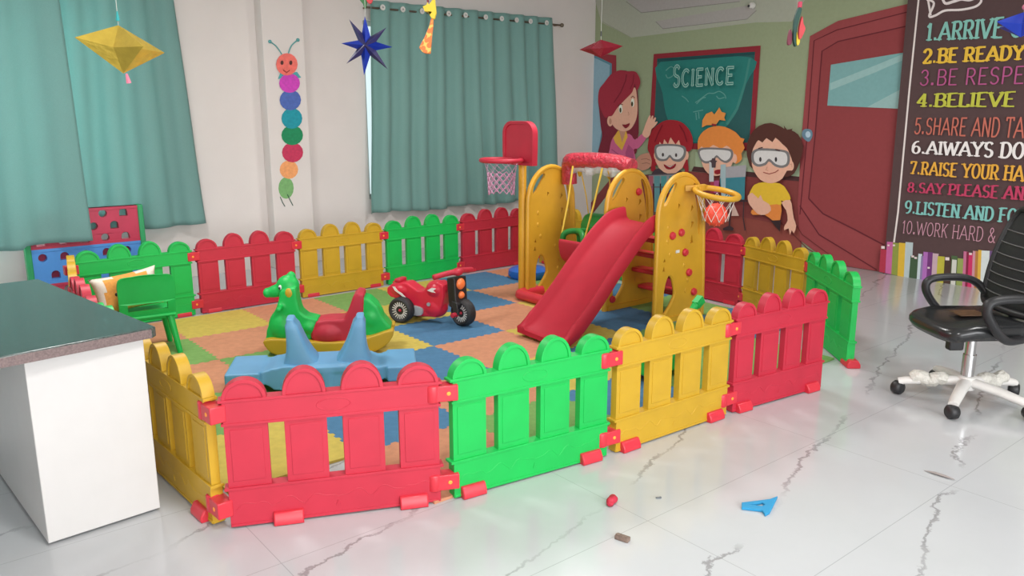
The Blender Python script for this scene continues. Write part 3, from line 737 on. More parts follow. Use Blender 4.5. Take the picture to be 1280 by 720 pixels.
put_panel('green', J[1], J[2], 'green fence panel in the front row, between the nearest red and a yellow panel')
put_panel('yellow', J[2], J[3], 'yellow fence panel in the front row, in front of the slide ladder')
put_panel('red', J[3], J[4], 'red fence panel at the right end of the front row, before the gap', clips=False)
R = [(4.63, 2.34), (5.25, 3.04), (5.48, 3.74), (5.50, 4.59), (5.50, 5.44), (5.50, 6.30)]
free_green = put_panel('green', R[0], R[1], 'green fence panel standing free at the right end, beside the open gap')
put_panel('yellow', R[1], R[2], 'yellow fence panel below the painted schoolboy, beside the green end panel')
put_panel('red', R[2], R[3], 'red fence panel behind the yellow hoop and the orange ball')
put_panel('green', R[3], R[4], 'green fence panel hidden behind the slide ladder, by the mural')
put_panel('yellow', R[4], R[5], 'yellow fence panel in the far corner, seen behind the swing seat')
Bk = [(5.35, 6.36), (4.49, 6.335), (3.63, 6.32), (2.785, 6.315), (1.93, 6.30), (1.08, 6.28)]
put_panel('red', Bk[0], Bk[1], 'red fence panel in the back row, beside the yellow swing post')
put_panel('green', Bk[1], Bk[2], 'green fence panel in the back row, behind the red toy motorbike')
put_panel('yellow', Bk[2], Bk[3], 'yellow fence panel in the back row, under the teal curtain edge')
put_panel('red', Bk[3], Bk[4], 'red fence panel in the back row, below the pillar caterpillar')
put_panel('green', Bk[4], Bk[5], 'green fence panel in the back row, behind the small green chair')
Lf = [(1.075, 6.25), (.93, 5.41), (.87, 4.57), (.857, 3.72), (.90, 2.87)]
put_panel('yellow', Lf[0], Lf[1], 'yellow fence panel seen edge on in the far left corner')
put_panel('red', Lf[1], Lf[2], 'red fence panel mostly hidden behind the granite desk top')
put_panel('green', Lf[2], Lf[3], 'green fence panel hidden behind the desk, next to the near yellow panel')
put_panel('yellow', Lf[3], Lf[4], 'yellow fence panel at the left corner beside the white desk')

for pan, a_, b_ in ((near_red, .235, .71), (free_green, .045, .66)):
    ft = [c for c in pan.children if c.name.startswith('foot')]
    ft[0].location.x = a_; ft[1].location.x = b_
# ------------------------------------------------------------------ slide and swing playset ---------------------------
PZ = .0125
play = thing('slide_swing_playset', 'large yellow and red slide with swing frame standing on the foam mat', 'playset', (4.43, 3.77, PZ))
PO = Vector(play.location)
def side_panel(y, x, studs):
    b = B(); tk = .024
    outl = [(.0, 0), (.0, .80)] + [(0.255 - .255*math.cos(t), .80 + .30*math.sin(t)) for t in [PI*k/18 for k in range(1, 18)]] + [(.51, .80), (.545, .30), (.555, 0)]
    hole = smooth_poly([(.085, .06), (.075, .16), (.085, .28), (.125, .365), (.175, .345), (.21, .26), (.215, .20), (.18, .14), (.13, .085)], 3)
    slotL = smooth_poly([(.062, .895), (.068, .945), (.105, 1.005), (.145, 1.035), (.16, 1.02), (.13, .975), (.095, .92)], 3)
    slotR = smooth_poly([(.385, .985), (.41, .985), (.44, .92), (.458, .80), (.455, .68), (.44, .72), (.425, .85)], 3)
    def grow(pl, k):
        cx = sum(p[0] for p in pl)/len(pl); cy = sum(p[1] for p in pl)/len(pl); return [(cx+(p[0]-cx)*k, cy+(p[1]-cy)*(1+(k-1)*.6)) for p in pl]
    slotL = grow(slotL, 1.35); slotR = grow(slotR, 1.4)
    tri = [[(.36, .58), (.375, .65), (.395, .585)], [(.36, .69), (.365, .75), (.392, .74)], [(.35, .82), (.36, .875), (.38, .85)], [(.20, .85), (.205, .895), (.225, .88)], [(.06, .47), (.075, .50), (.085, .47)], [(.055, .40), (.07, .44), (.08, .40)]]
    b.prism(outl, [hole, slotL, slotR] + tri, -tk*.6, tk*.6, xz)
    inner = [(.036 + (p[0]*(.51-.0)/.555 if False else p[0])*0, 0) for p in []]
    path = [(p[0]*.93 + .016, p[1]*.985 + .004) for p in outl]
    b.tube([(p[0], 0, p[1]) for p in outl], .021, 10)
    b.tube([(p[0], 0, p[1]) for p in hole], .013, 8, closed=True)
    b.box((.27, 0, .02), (.50, .05, .04))
    for q in ((.10, .62), (.13, .52), (.30, .42), (.35, .30), (.10, .72), (.33, .22)):
        for s in (-1, 1): b.ball((q[0], s*.013, q[1]), (.014, .006, .02), seg=10, rings=6)
    o = b.obj('side_panel', AMB, play, loc=Vector((x, y, PZ)) - PO, bevel=0)
    for q in studs:
        st = B()
        for s in (-1, 1): st.lathe([(0, s*.014), (.030, s*.014), (.032, s*.022), (.024, s*.036), (0, s*.040)], Matrix.Translation((q[0]-.03, 0, q[1])) @ Matrix.Rotation(PI/2, 4, 'X'), 8)
        st.obj('climbing_stud', CLIPM, o, bevel=.002)
    return o
spR = side_panel(3.77, 4.43, ((.175, .66), (.275, .675), (.33, .52), (.385, .36), (.455, .20))); spM = side_panel(4.31, 4.455, ((.37, .93), (.10, .09))); spL = side_panel(5.06, 4.29, ())
st = B(); st.box((.215, -.0165, .535), (.042, .002, .022)); st.obj('sticker', WHT, spR)
# chute: cross-section swept along a side profile
prof = [(3.455, .052), (3.51, .048), (3.60, .078), (3.71, .150), (3.87, .285), (4.02, .425), (4.18, .560), (4.30, .650), (4.40, .705), (4.49, .725), (4.58, .728)]
prof = smooth_poly(prof, 4, False)
def chute():
    b = B(); secs = []
    n = len(prof)
    for i, (x, z) in enumerate(prof):
        a = prof[max(i-1, 0)]; c = prof[min(i+1, n-1)]; t = Vector((c[0]-a[0], c[1]-a[1])).normalized(); nx, nz = -t.y, t.x
        f = i/(n-1); w = .245 - .02*f; wall = .085*min(1, .35 + 3.2*f) + (.02*max(0, (f-.75)*4))
        cs = [(-w, -.02), (-w-.012, .02), (-w-.006, wall*.8), (-w+.012, wall), (-w+.034, wall*.92), (-w+.048, .03), (-w+.075, .008), (0, .0), (w-.075, .008), (w-.048, .03), (w-.034, wall*.92), (w-.012, wall), (w+.006, wall*.8), (w+.012, .02), (w, -.02), (0, -.03)]
        secs.append([Vector((x + nx*h, 3.935 + .10*min(1, f*1.15) + v, z + nz*h + PZ)) - PO for v, h in cs])
    b.loft(secs)
    return b
chute().obj('slide_chute', CHUTE, play, smooth=60, bevel=0)
for k, (x, z) in enumerate(((4.63, .60), (4.72, .46), (4.80, .31), (4.88, .16))):
    b = B(); b.box((0, 0, 0), (.13, .50, .035)); b.obj('step', CLIPM, play, loc=Vector((x, 4.04, z+PZ)) - PO, bevel=.01)
b = B(); b.tube([Vector(p) - PO for p in smooth_poly([(4.30, 5.085, PZ+.045), (4.22, 5.06, PZ+.045), (4.195, 5.0, PZ+.045), (4.20, 4.6, PZ+.045), (4.25, 4.36, PZ+.045)], 5, False)], .045, 12)
b.tube([Vector(p) - PO for p in ((4.45, 5.06, PZ+.045), (4.28, 5.07, PZ+.045))], .045, 12)
b.obj('base_bar', CLIPM, play, smooth=50)
WRAP = mat('wrapped_red_plastic', (.55, .03, .06, 1), .28, coat=.8, bump=1.0, bump_scale=38, noise_amt=.25, noise_scale=30)
b = B(); b.tube([Vector(p) - PO for p in smooth_poly([(4.69, 4.985, .965), (4.685, 4.985, 1.07), (4.675, 4.97, 1.14), (4.67, 4.92, 1.165), (4.69, 4.65, 1.175), (4.71, 4.44, 1.165), (4.715, 4.36, 1.15), (4.715, 4.30, 1.14)], 5, False)], .066, 14)
b.obj('swing_beam', WRAP, play, smooth=60)
FILM = mat('clear_plastic_film', (.9, .9, .9, 1), .15, noise_amt=0, bump=.6, bump_scale=30, alpha=.35)
b = B(); secs = []
for k in range(22):
    y = 5.0 - k*.03; secs.append((Vector((4.655 + .010*math.sin(k*1.3), y, 1.13)), Vector((4.655 + .018*math.sin(k*1.9), y, 1.065 - .015*math.sin(k*.8)))))
vs = [[b.bm.verts.new(p - PO) for p in s_] for s_ in secs]
for a, c in zip(vs, vs[1:]): b._f([a[0], a[1], c[1], c[0]])
o = b.obj('plastic_wrap', FILM, play, smooth=80); o.modifiers.new('t', 'SOLIDIFY').thickness = .001
NETW = mat('white_net_cord', (.72, .70, .66, 1), .7)
NETP = mat('pink_net_cord', (.55, .28, .42, 1), .7)
def net(b, c, r0, r1, h, n=12, rows=4, rad=.0022, sag=0.0):
    for s in (0, 1):
        for k in range(n):
            pts = []
            for i in range(rows*3+1):
                f = i/(rows*3); a = 2*PI*(k + (1 if s else -1)*f*rows*.5)/n; r = r0 + (r1-r0)*f**.7
                pts.append((c[0]+r*math.cos(a), c[1]+r*math.sin(a), c[2]-h*f + sag*math.sin(a*2)*f))
            b.tube(pts, rad, 5)
# yellow hoop on the near panel
HC = Vector((4.80, 3.545, .985))
TL = Matrix.Rotation(math.radians(11), 3, 'X')
b = B(); b.tube([tuple(HC - PO + TL @ Vector((.155*math.cos(2*PI*k/36), .155*math.sin(2*PI*k/36), 0))) for k in range(36)], .021, 10, closed=True)
b.prism([(-.11, 0), (.11, 0), (.05, -.075), (-.05, -.075)], [], .01, .05, lambda u, v, w: Vector((HC.x+u, 3.745+v, HC.z+w)) - PO)
hp = b.obj('hoop', AMB, play, smooth=60)
b = B(); net(b, tuple(HC - PO + Vector((0, 0, -.01))), .148, .088, .19, 10, 3, .0022); b.obj('net', NETW, hp)
# red basketball goal on its yellow pole
b = B(); b.tube([Vector(p) - PO for p in ((4.285, 5.125, PZ), (4.285, 5.125, 1.20))], .034, 14); b.obj('goal_pole', AMB, play)
BBX = 4.255
out = [(-.19, -.02), (-.195, .12)] + [(-.085 - .11*math.cos(PI/2*k/8), .235 + .10*math.sin(PI/2*k/8)) for k in range(9)] + [(.085 + .11*math.sin(PI/2*k/8), .235 + .10*math.cos(PI/2*k/8)) for k in range(9)] + [(.195, .12), (.19, -.02)]
outs = [(p[0]*.98, .16 + (p[1]-.16)*.98) for p in out]
b = B(); b.prism(outs, [], -.018, .018, lambda u, v, w: Vector((BBX+w, 5.125+u, 1.155+v)) - PO)
inn = [(p[0]*.86, .16 + (p[1]-.16)*.86) for p in out]
b.prism(out, [inn], -.028, .028, lambda u, v, w: Vector((BBX+w, 5.125+u, 1.155+v)) - PO)
b.obj('backboard', RED, play, bevel=.006)
RC = Vector((4.06, 5.125, 1.18))
b = B(); b.tube([tuple(RC - PO + Vector((.165*math.cos(2*PI*k/36), .165*math.sin(2*PI*k/36), 0))) for k in range(36)], .018, 10, closed=True)
b.box(Vector((4.235, 5.125, 1.17)) - PO, (.06, .10, .06)); rh = b.obj('hoop', RED, play, bevel=0, smooth=60)
b = B(); net(b, tuple(RC - PO), .150, .115, .10, 8, 2, .0016); net(b, tuple(RC - PO + Vector((0, 0, -.10))), .115, .105, .17, 12, 5, .0042, .01); b.obj('net', NETP, rh)

# ball held in the yellow net
bl = B(); bl.ball((0, 0, 0), .083, seg=32, rings=20)
for k in range(60):
    z = 1 - 2*(k+.5)/60; a = k*2.39996; r_ = math.sqrt(1-z*z); bl.ball((.083*r_*math.cos(a), .083*r_*math.sin(a), .083*z), .006, seg=6, rings=4)
tag(bl.obj('ball', mat('orange_ball_plastic', (.95, .10, .06, 1), .5), loc=(HC.x, HC.y, HC.z-.155)), 'small orange ball caught in the net of the yellow hoop', 'ball')

# swing seat hanging from the beam
sw = thing('swing_seat', 'red bucket swing seat with green backrest hanging from the wrapped beam', 'swing', (4.58, 4.68, .325))
SO = Vector(sw.location)
b = B()
seat_prof = smooth_poly([(-.17, .20), (-.165, .12), (-.13, .04), (-.05, .0), (.08, .0), (.17, .03), (.19, .05), (.17, .075), (.07, .04), (-.04, .045), (-.10, .085), (-.13, .15), (-.14, .21)], 3)
b.prism(seat_prof, [], -.13, .13, xz)
for s in (-1, 1): b.prism(smooth_poly([(-.15, .17), (-.12, .05), (-.04, .01), (.10, .01), (.17, .045), (.16, .10), (.02, .12), (-.06, .15)], 3), [], s*.13-.012, s*.13+.012, xz)
b.obj('seat', RED, sw, soft=(.007, 3))
b = B(); b.prism(smooth_poly([(.10, .05), (.07, .20), (.08, .32), (.13, .39), (.22, .40), (.28, .33), (.28, .18), (.24, .05)], 3), [], -.13, .13, lambda u, v, w: Vector((u+.0, w, v)))
b.obj('backrest', DGRN, sw, soft=(.010, 10))
b = B()
b.tube(smooth_poly([(-.10, -.12, .10), (-.13, -.12, .22), (-.11, -.09, .27), (-.08, 0, .285), (-.11, .09, .27), (-.13, .12, .22), (-.10, .12, .10)], 4, False), .026, 10)
b.tube([(-.08, 0, .28), (.06, 0, .27), (.14, 0, .27)], .030, 10); b.tube([(-.05, 0, .27), (-.04, 0, .12), (-.02, 0, .03)], .030, 10)
b.obj('safety_bar', DGRN, sw, soft=(.008, 4))
ROPE = mat('yellow_rope', (.75, .50, .06, 1), .7)
b = B()
for s in (-1, 1):
    b.tube([(.02, s*.17, .80), (-.05, s*.15, .50), (-.14, s*.135, .20)], .008, 8); b.tube([(.10, s*.17, .80), (.15, s*.14, .55), (.19, s*.12, .26)], .005, 8)
b.obj('rope', ROPE, sw)
for s in (-1, 1):
    b = B(); b.ball((.10, s*.17, .755), (.020, .020, .048), seg=14); b.tube([(.10, s*.17, .79), (.10, s*.17, .835)], .007, 8); b.obj('hook', YEL, sw)

# royal blue round base left on the mat
b = B(); b.lathe([(.0, 0), (.17, 0), (.195, .03), (.19, .075), (.15, .10), (.06, .115), (.03, .135), (0, .135)], None, 36)
tag(b.obj('stand_base', NBLU, loc=(4.86, 5.72, PZ), smooth=50), 'round royal blue plastic base lying on the mat behind the yellow swing post', 'toy base')

# ------------------------------------------------------------------ toys on the mat -----------------------------------
# rocking animal
d = Vector((.63, -.42)).normalized(); hz = math.atan2(d.y, d.x)
ho = thing('rocking_horse', 'green rocking animal with red saddle seat and yellow rockers behind the blue seesaw', 'rocking toy', (2.29, 4.72, PZ), hz)
b = B()
b.prism([(-.41, .10), (-.40, .16), (-.365, .25), (-.335, .30), (-.315, .35), (-.30, .42), (-.20, .44), (-.195, .35), (-.18, .28), (-.145, .245), (-.07, .225), (-.075, .19), (-.115, .10), (-.16, .06), (-.38, .06)], [], -.075, .075, xz)
b.ball((-.26, 0, .44), (.075, .065, .072)); b.ball((-.335, 0, .408), (.075, .045, .042), Matrix.Rotation(-.30, 4, 'Y')); b.ball((-.395, 0, .395), (.028, .042, .034))
b.ball((-.235, 0, .505), (.03, .022, .032)); b.ball((-.30, 0, .17), (.10, .11, .12)); b.ball((-.13, 0, .17), (.07, .10, .06))
b.tube([(-.30, -.16, .315), (-.30, .16, .315)], .018, 10)
body = b.obj('body', GRN, ho, soft=(.008, 8))
for s in (-1, 1):
    e = B(); e.ball((-.245, s*.068, .405), (.026, .014, .032), seg=14); e.obj('cheek', YEL, body)
    e = B(); e.ball((-.300, s*.054, .440), (.011, .010, .017), seg=12); w_ = e.obj('eye', WHT, body)
    e = B(); e.ball((-.303, s*.061, .436), (.007, .006, .010), seg=10); e.obj('eye', BLK, body)
b = B(); b.prism([(-.08, .215), (-.02, .225), (.10, .228), (.135, .30), (.165, .38), (.195, .405), (.235, .392), (.23, .28), (.195, .19), (.15, .10), (.10, .045), (-.05, .045), (-.115, .10), (-.10, .16)], [], -.095, .095, xz)
b.ball((-.01, 0, .13), (.14, .125, .10)); b.obj('saddle', RED, ho, soft=(.008, 7))
b = B(); b.prism([(.215, .375), (.27, .355), (.32, .305), (.345, .24), (.405, .155), (.36, .12), (.24, .085), (.20, .18)], [], -.085, .085, xz); b.ball((.27, 0, .22), (.09, .10, .11)); b.obj('tail', GRN, ho, soft=(.008, 8))
b = B()
for s in (-1, 1):
    b.prism(smooth_poly([(-.408, .11), (-.395, .05), (-.34, .008), (-.20, -.001), (0, -.001), (.20, -.001), (.31, .018), (.39, .075), (.42, .135), (.40, .155), (.25, .11), (.10, .085), (-.10, .09), (-.25, .11)], 3), [], s*.085-.045, s*.085+.045, xz)
b.box((-.28, 0, .075), (.14, .2, .06)); b.box((.28, 0, .09), (.14, .2, .05))
b.obj('rocker', YEL, ho, soft=(.008, 5))

# blue seesaw
d = Vector((.87, -.5)).normalized(); sz_ = math.atan2(d.y, d.x)
ss = thing('seesaw', 'light blue plastic seesaw with two upright handles behind the near red panel', 'seesaw', (1.98-.04*d.x, 4.07-.04*d.y, PZ), sz_)
b = B()
side = [(-.53, .13), (-.50, .14), (-.33, .14), (-.28, .155), (-.20, .165), (-.13, .155), (-.09, .125), (.06, .125), (.10, .155), (.17, .165), (.25, .155), (.30, .135), (.35, .145), (.48, .14), (.51, .13), (.51, .07), (.44, .055), (.36, .085), (.28, .03), (.16, .005), (0, -.001), (-.16, .005), (-.28, .03), (-.36, .085), (-.46, .055), (-.53, .07)]
b.prism(side, [], -.14, .14, xz)
b.box((-.44, 0, .10), (.19, .36, .09)); b.box((.43, 0, .10), (.17, .36, .09))
b.box((.01, 0, .07), (.055, .31, .12)); b.box((.01, 0, .135), (.22, .30, .03)); b.box((.01, 0, .155), (.24, .26, .02))
ssb = b.obj('body', BLU, ss, soft=(.010, 4))
for x, lean in ((-.125, -.060), (.150, .055)):
    b = B(); secs = []
    for f in [k/12*.94 for k in range(13)] + [.975, 1]:
        z = .12 + .292*f; w = .055*(1-f)**4 + .042*(1-f) + .031; dd = .115 - .045*f
        if f > .93: w *= .7; dd *= .85
        secs.append([Vector((x + lean*f + w*math.copysign(abs(math.cos(a))**.4, math.cos(a)), dd*math.copysign(abs(math.sin(a))**.4, math.sin(a)), z)) for a in [2*PI*q/24 for q in range(24)]])
    b.loft(secs); b.obj('handle', BLU, ss, bevel=.008, smooth=60)

# toy motorbike
hx, hy = .454, -.891
mo = thing('toy_motorbike', 'red and black ride-on toy motorbike on the blue and yellow tiles', 'ride-on toy', (3.224, 4.868, PZ), math.atan2(hy, hx))
TYRE = mat('black_tyre', (.02, .02, .022, 1), .6, bump=.3, bump_scale=120)
def wheel(x, y, z, r, w, rz=0):
    Mw = Matrix.Rotation(PI/2, 4, 'X')
    b = B(); h = w/2
    b.lathe([(r*.66, -h*.7), (r*.82, -h), (r*.95, -h*.85), (r, -h*.5), (r*.97, -h*.1), (r*.97, h*.1), (r, h*.5), (r*.95, h*.85), (r*.82, h), (r*.66, h*.7), (r*.60, h*.5), (r*.60, -h*.5), (r*.66, -h*.7)], Mw, 36)
    t = b.obj('wheel', TYRE, mo, loc=(x, y, z), rot=(0, 0, rz), smooth=50)
    b = B(); b.lathe([(0, -h*.6), (r*.68, -h*.6), (r*.68, h*.6), (0, h*.6)], Mw, 28); b.obj('rim', BLK, t)
    b = B()
    for k in range(20):
        a = 2*PI*k/20
        for s in (-1, 1):
            b.box((r*.50*math.cos(a), s*h*.66, r*.50*math.sin(a)), (r*.34, h*.14, r*.058), M=Matrix.Rotation(-a, 4, 'Y'))
    for s in (-1, 1): b.tube([(r*.69*math.cos(2*PI*k/36), s*h*.64, r*.69*math.sin(2*PI*k/36)) for k in range(36)], r*.022, 6, closed=True)
    b.obj('spokes', WHT, t)
    b = B(); b.ball((0, 0, 0), (r*.16, h*.95, r*.16), seg=14); b.obj('hub_cap', RED, t)
    return t
wheel(-.233, -.105, .098, .098, .085); wheel(-.233, .105, .098, .098, .085); wheel(.233, 0, .100, .100, .085, -.30)
b = B()
bod = [(-.385, .245), (-.33, .285), (-.22, .30), (-.12, .245), (-.07, .245), (-.02, .30), (.05, .325), (.10, .30), (.10, .20), (.08, .12), (.03, .055), (-.14, .045), (-.15, .105), (-.19, .14), (-.36, .175), (-.39, .20)]
b.prism(bod, [], -.062, .062, xz); b.ball((.02, 0, .26), (.09, .085, .07)); b.ball((-.28, 0, .235), (.11, .085, .06)); b.ball((.0, 0, .12), (.10, .08, .08))
mb = b.obj('body', mat('toy_red_plastic', (.62, .02, .05, 1), .3), mo, soft=(.007, 6))
b = B(); b.box((-.30, 0, .305), (.05, .11, .03)); b.obj('seat_stop', RED, mb, bevel=.01)
for s in (-1, 1):
    b = B(); b.prism([(-.32, .265), (-.30, .265), (-.275, .235), (-.24, .22), (-.20, .185), (-.225, .19), (-.265, .215), (-.30, .235)], [], s*.083, s*.088, xz); b.obj('decal', WHT, mb, smooth=0)
    b = B(); b.prism([(-.02, .262), (.02, .285), (.055, .282), (.03, .262), (.05, .25), (.015, .252)], [], s*.0845, s*.0885, xz); b.obj('decal', WHT, mb, smooth=0)
    b = B(); b.tube([(-.015, s*.075, .155), (-.015, s*.086, .155)], .014, 12); b.obj('decal', GREY, mb)
b = B(); b.prism(smooth_poly([(-.22, .13), (-.10, .125), (-.07, .10), (-.09, .06), (-.19, .06), (-.23, .09)], 3), [], -.078, .078, xz); b.obj('engine_cover', GREY, mo, bevel=.008)
b = B(); b.tube([(-.233, -.13, .098), (-.233, .13, .098)], .014, 10); b.tube([(-.233, 0, .098), (-.15, 0, .12)], .03, 10); b.obj('axle', BLK, mo)
b = B()
fz = Matrix.Rotation(-.30, 4, 'Z')
def fr(p): return (Matrix.Translation((.175, 0, 0)) @ fz @ Vector(p)).to_3d()
fp = [(-.035, .36), (.045, .37), (.055, .20), (.075, .17), (.05, .13), (-.015, .15)]
b.prism(fp, [], -.062, .062, lambda u, v, w: fr((u, w, v)))
for s in (-1, 1): b.prism([(.02, .20), (.075, .19), (.085, .10), (.055, .08), (.03, .12)], [], s*.062-.009, s*.062+.009, lambda u, v, w: fr((u, w, v)))
fk = b.obj('front_fork', BLK, mo, bevel=.006)
for z, r_, x in ((.318, .042, .05), (.235, .028, .054)):
    l = B(); l.lathe([(0, -.01), (r_, -.01), (r_*1.02, 0), (r_*.7, .016), (0, .022)], Matrix.Translation(fr((x, 0, z))) @ fz @ Matrix.Rotation(PI/2, 4, 'Y'), 22)
    l.obj('headlight', mat('amber_plastic', (.95, .22, .06, 1), .3), fk, smooth=50)
b = B(); b.tube([fr(p) for p in smooth_poly([(-.03, -.20, .385), (-.005, -.10, .40), (.02, 0, .41), (-.005, .10, .40), (-.03, .20, .385)], 4, False)], .021, 12); b.ball(fr((.02, 0, .405)), (.04, .055, .03))
b.obj('handlebar', RED, mo, soft=(.006, 2))
b = B()
for s in (-1, 1): b.tube([fr((.06, s*.05, .10)), fr((.06, s*.105, .10))], .018, 12)
b.obj('foot_peg', RED, mo)

# small green chair with cushion
ch = thing('child_chair', 'small green plastic child chair, its back turned, beside the desk top', 'chair', (1.335, 5.46, PZ), -.10)
b = B(); secs = []
W_ = .165
out = smooth_poly([(-.165, .25), (-.168, .40), (-.160, .515), (-.08, .535), (0, .540), (.08, .535), (.160, .515), (.168, .40), (.165, .25)], 4, False)
slot = [(-.118, .308), (.118, .308), (.118, .352), (-.118, .352)]
b.prism(out, [slot], -.012, .012, lambda u, v, w: Vector((u, -.145 + w + .35*u*u*2 - .10*(v-.27), v)))
b.obj('backrest', GRN, ch, bevel=.004)
b = B(); b.box((0, .0, .262), (.33, .31, .022)); b.box((0, 0, .245), (.26, .24, .03)); b.obj('seat', GRN, ch, bevel=.012, seg=3)
for sx in (-1, 1):
    for sy in (-1, 1):
        b = B(); b.tube([(sx*.13, sy*.125, .25), (sx*.165, sy*.165, .0)], [.024, .017], 10); b.obj('leg', GRN, ch)
b = B(); nx_, nz_ = 18, 16; 
cs = thing('cushion', 'orange and white animal face cushion propped on the small green chair', 'cushion', (1.265, 5.50, .292), .08)
def pillow(b, w, h, t, pinch=.12):
    N = 18; top = {}; bot = {}
    for i in range(N+1):
        for j in range(N+1):
            u, v = -1+2*i/N, -1+2*j/N
            px_ = u*w/2*(1 - pinch*(1-abs(v)**2)*abs(u)*.9); pz_ = v*h/2*(1 - pinch*(1-abs(u)**2)*abs(v)*.9)
            th = t/2*max(0, (1-u**4)*(1-v**4))**.5
            top[i, j] = b.bm.verts.new((px_, -th, pz_ + h/2)); 
            bot[i, j] = top[i, j] if (i in (0, N) or j in (0, N)) else b.bm.verts.new((px_, th, pz_ + h/2))
    for i in range(N):
        for j in range(N):
            u, v = -1+2*(i+.5)/N, -1+2*(j+.5)/N
            f = b._f([top[i, j], top[i+1, j], top[i+1, j+1], top[i, j+1]])
            b._f([bot[i, j], bot[i, j+1], bot[i+1, j+1], bot[i+1, j]])
            for ff in b.bm.faces[-2:]: pass
    b.bm.faces.ensure_lookup_table()
    for f in b.bm.faces:
        c = f.calc_center_median(); u, v = c.x/(w/2), (c.z-h/2)/(h/2)
        white = (abs(u) > .62 and v > .05 + .5*(1-abs(u))) or v > .86 or (u < -.72)
        f.material_index = 1 if white else 0
    return b
CUSH = [mat('orange_plush', (.75, .33, .07, 1), .9, noise_amt=.1, noise_scale=60), mat('cream_plush', (.75, .68, .58, 1), .9, noise_amt=.08, noise_scale=60)]
o = pillow(B(), .42, .255, .12).obj('cover', CUSH, cs, smooth=80); o.rotation_euler = (-.12, -.10, 0)
for x in (-.10, .10):
    e = B(); e.ball((x, -.060, .13), (.010, .006, .012), seg=12); e.obj('eye', BLK, cs)

# green toy behind the yellow front panel
gt = thing('push_toy', 'bright green toy with a bent handle peeking over the yellow front panel', 'toy', (3.62, 2.93, PZ), 0)
b = B(); b.box((-.05, .03, .10), (.40, .14, .10)); b.ball((-.05, .03, .13), (.20, .08, .08)); b.obj('body', mat('vivid_green_plastic', (.01, .45, .05, 1), .4), gt, soft=(.010, 6))
b = B(); b.tube(smooth_poly([(.0, .0, .12), (.02, -.02, .24), (.05, -.03, .33), (.11, -.04, .39), (.16, -.045, .435)], 4, False), [.026]*8 + [.022]*6 + [.026]*3, 10); b.box((.165, -.046, .44), (.06, .04, .05), M=Matrix.Rotation(-.6, 4, 'Y')); b.obj('handle', GRN, gt, smooth=50)
for s in (-1, 1):
    for x in (-.17, .07):
        b = B(); b.lathe([(0, -.012), (.05, -.012), (.05, .012), (0, .012)], Matrix.Translation((x, .03+s*.08, .05)) @ Matrix.Rotation(PI/2, 4, 'X'), 20); b.obj('wheel', NBLU, gt, bevel=.003)

# ------------------------------------------------------------------ climbing frame by the window ----------------------
cf = thing('climbing_frame', 'red and blue perforated plastic wall with green side posts below the left curtains', 'climbing frame', (1.0, 7.62, 0))
def wall_piece(name, z0, z1, m, rows, off):
    b = B(); W = .86; holes = []
    for r_ in range(rows):
        zc = z0 + (z1-z0)*(r_+.5)/rows
        for k in range(5):
            x = .06 + (k + (.5 if (r_+off) % 2 else .0))*.165 + .02
            if x > W-.05: continue
            h = .034
            if (k+r_) % 2: holes.append(ell(x, zc, h, h, 14))
            else: holes.append([(x-h, zc-h), (x+h, zc-h)] + [(x+h*math.cos(PI*i/8), zc+.0+h*math.sin(PI*i/8)) for i in range(9)])
    b.prism([(0, z0), (W, z0), (W, z1), (0, z1)], holes, -.03, .03, xz)
    b.box((W/2, 0, z0+.012), (W, .075, .024)); b.box((W/2, 0, z1-.012), (W, .075, .024))
    return b.obj(name, m, cf, bevel=.004, loc=(.02, 0, 0))
wall_piece('wall_panel', .44, .755, mat('rose_red_plastic', (.55, .04, .09, 1), .4), 3, 0)
wall_piece('wall_panel', .14, .44, mat('sky_blue_plastic', (.09, .30, .72, 1), .4), 2, 1)
wall_piece('wall_panel', .02, .14, mat('rose_red_plastic', (.55, .04, .09, 1), .4), 1, 0)
for x, zt in ((.0, .56), (.90, .76)):
    b = B(); b.box((x, 0, zt/2), (.045, .10, zt)); b.obj('side_post', mat('mid_green_plastic', (.03, .33, .12, 1), .4), cf, bevel=.01)
cl = B(); cl.box((.43, .035, .29), (.80, .006, .28)); cl.obj('back_panel', mat('rose_red_plastic', (.55, .04, .09, 1), .4), cf)

# ------------------------------------------------------------------ desk ----------------------------------------------
dk = thing('desk', 'white desk with a dark granite top at the left edge, beside the yellow fence', 'desk', (.555, 3.14, 0), math.radians(4))
b = B(); b.box((0, .60, .3625), (.40, 1.20, .705)); b.obj('pedestal', LAMIN, dk, bevel=.003)
b = B(); b.box((0, .60, .006), (.36, 1.15, .012)); b.obj('plinth', mat('dark_plinth', (.08, .07, .07, 1), .6), dk)
b = B(); b.prism([(-1.30, -.14), (.225, -.035), (.245, -.015), (.15, 1.30), (-1.30, 1.30)], [], .716, .756, lambda u, v, w: Vector((u, v, w))); b.obj('worktop', granite_mat(), dk, bevel=.006, seg=3)
b = B(); b.prism([(-1.30, -.139), (.222, -.034), (.222, -.030), (-1.30, -.13)], [], .718, .752, lambda u, v, w: Vector((u, v-.002, w))); b.obj('top_edge', mat('granite_edge', (.17, .12, .115, 1), .4, noise_amt=.3, noise_scale=150), dk)
b = B(); b.box((-1.10, .60, .358), (.36, 1.20, .716)); b.obj('pedestal', LAMIN, dk, bevel=.003)

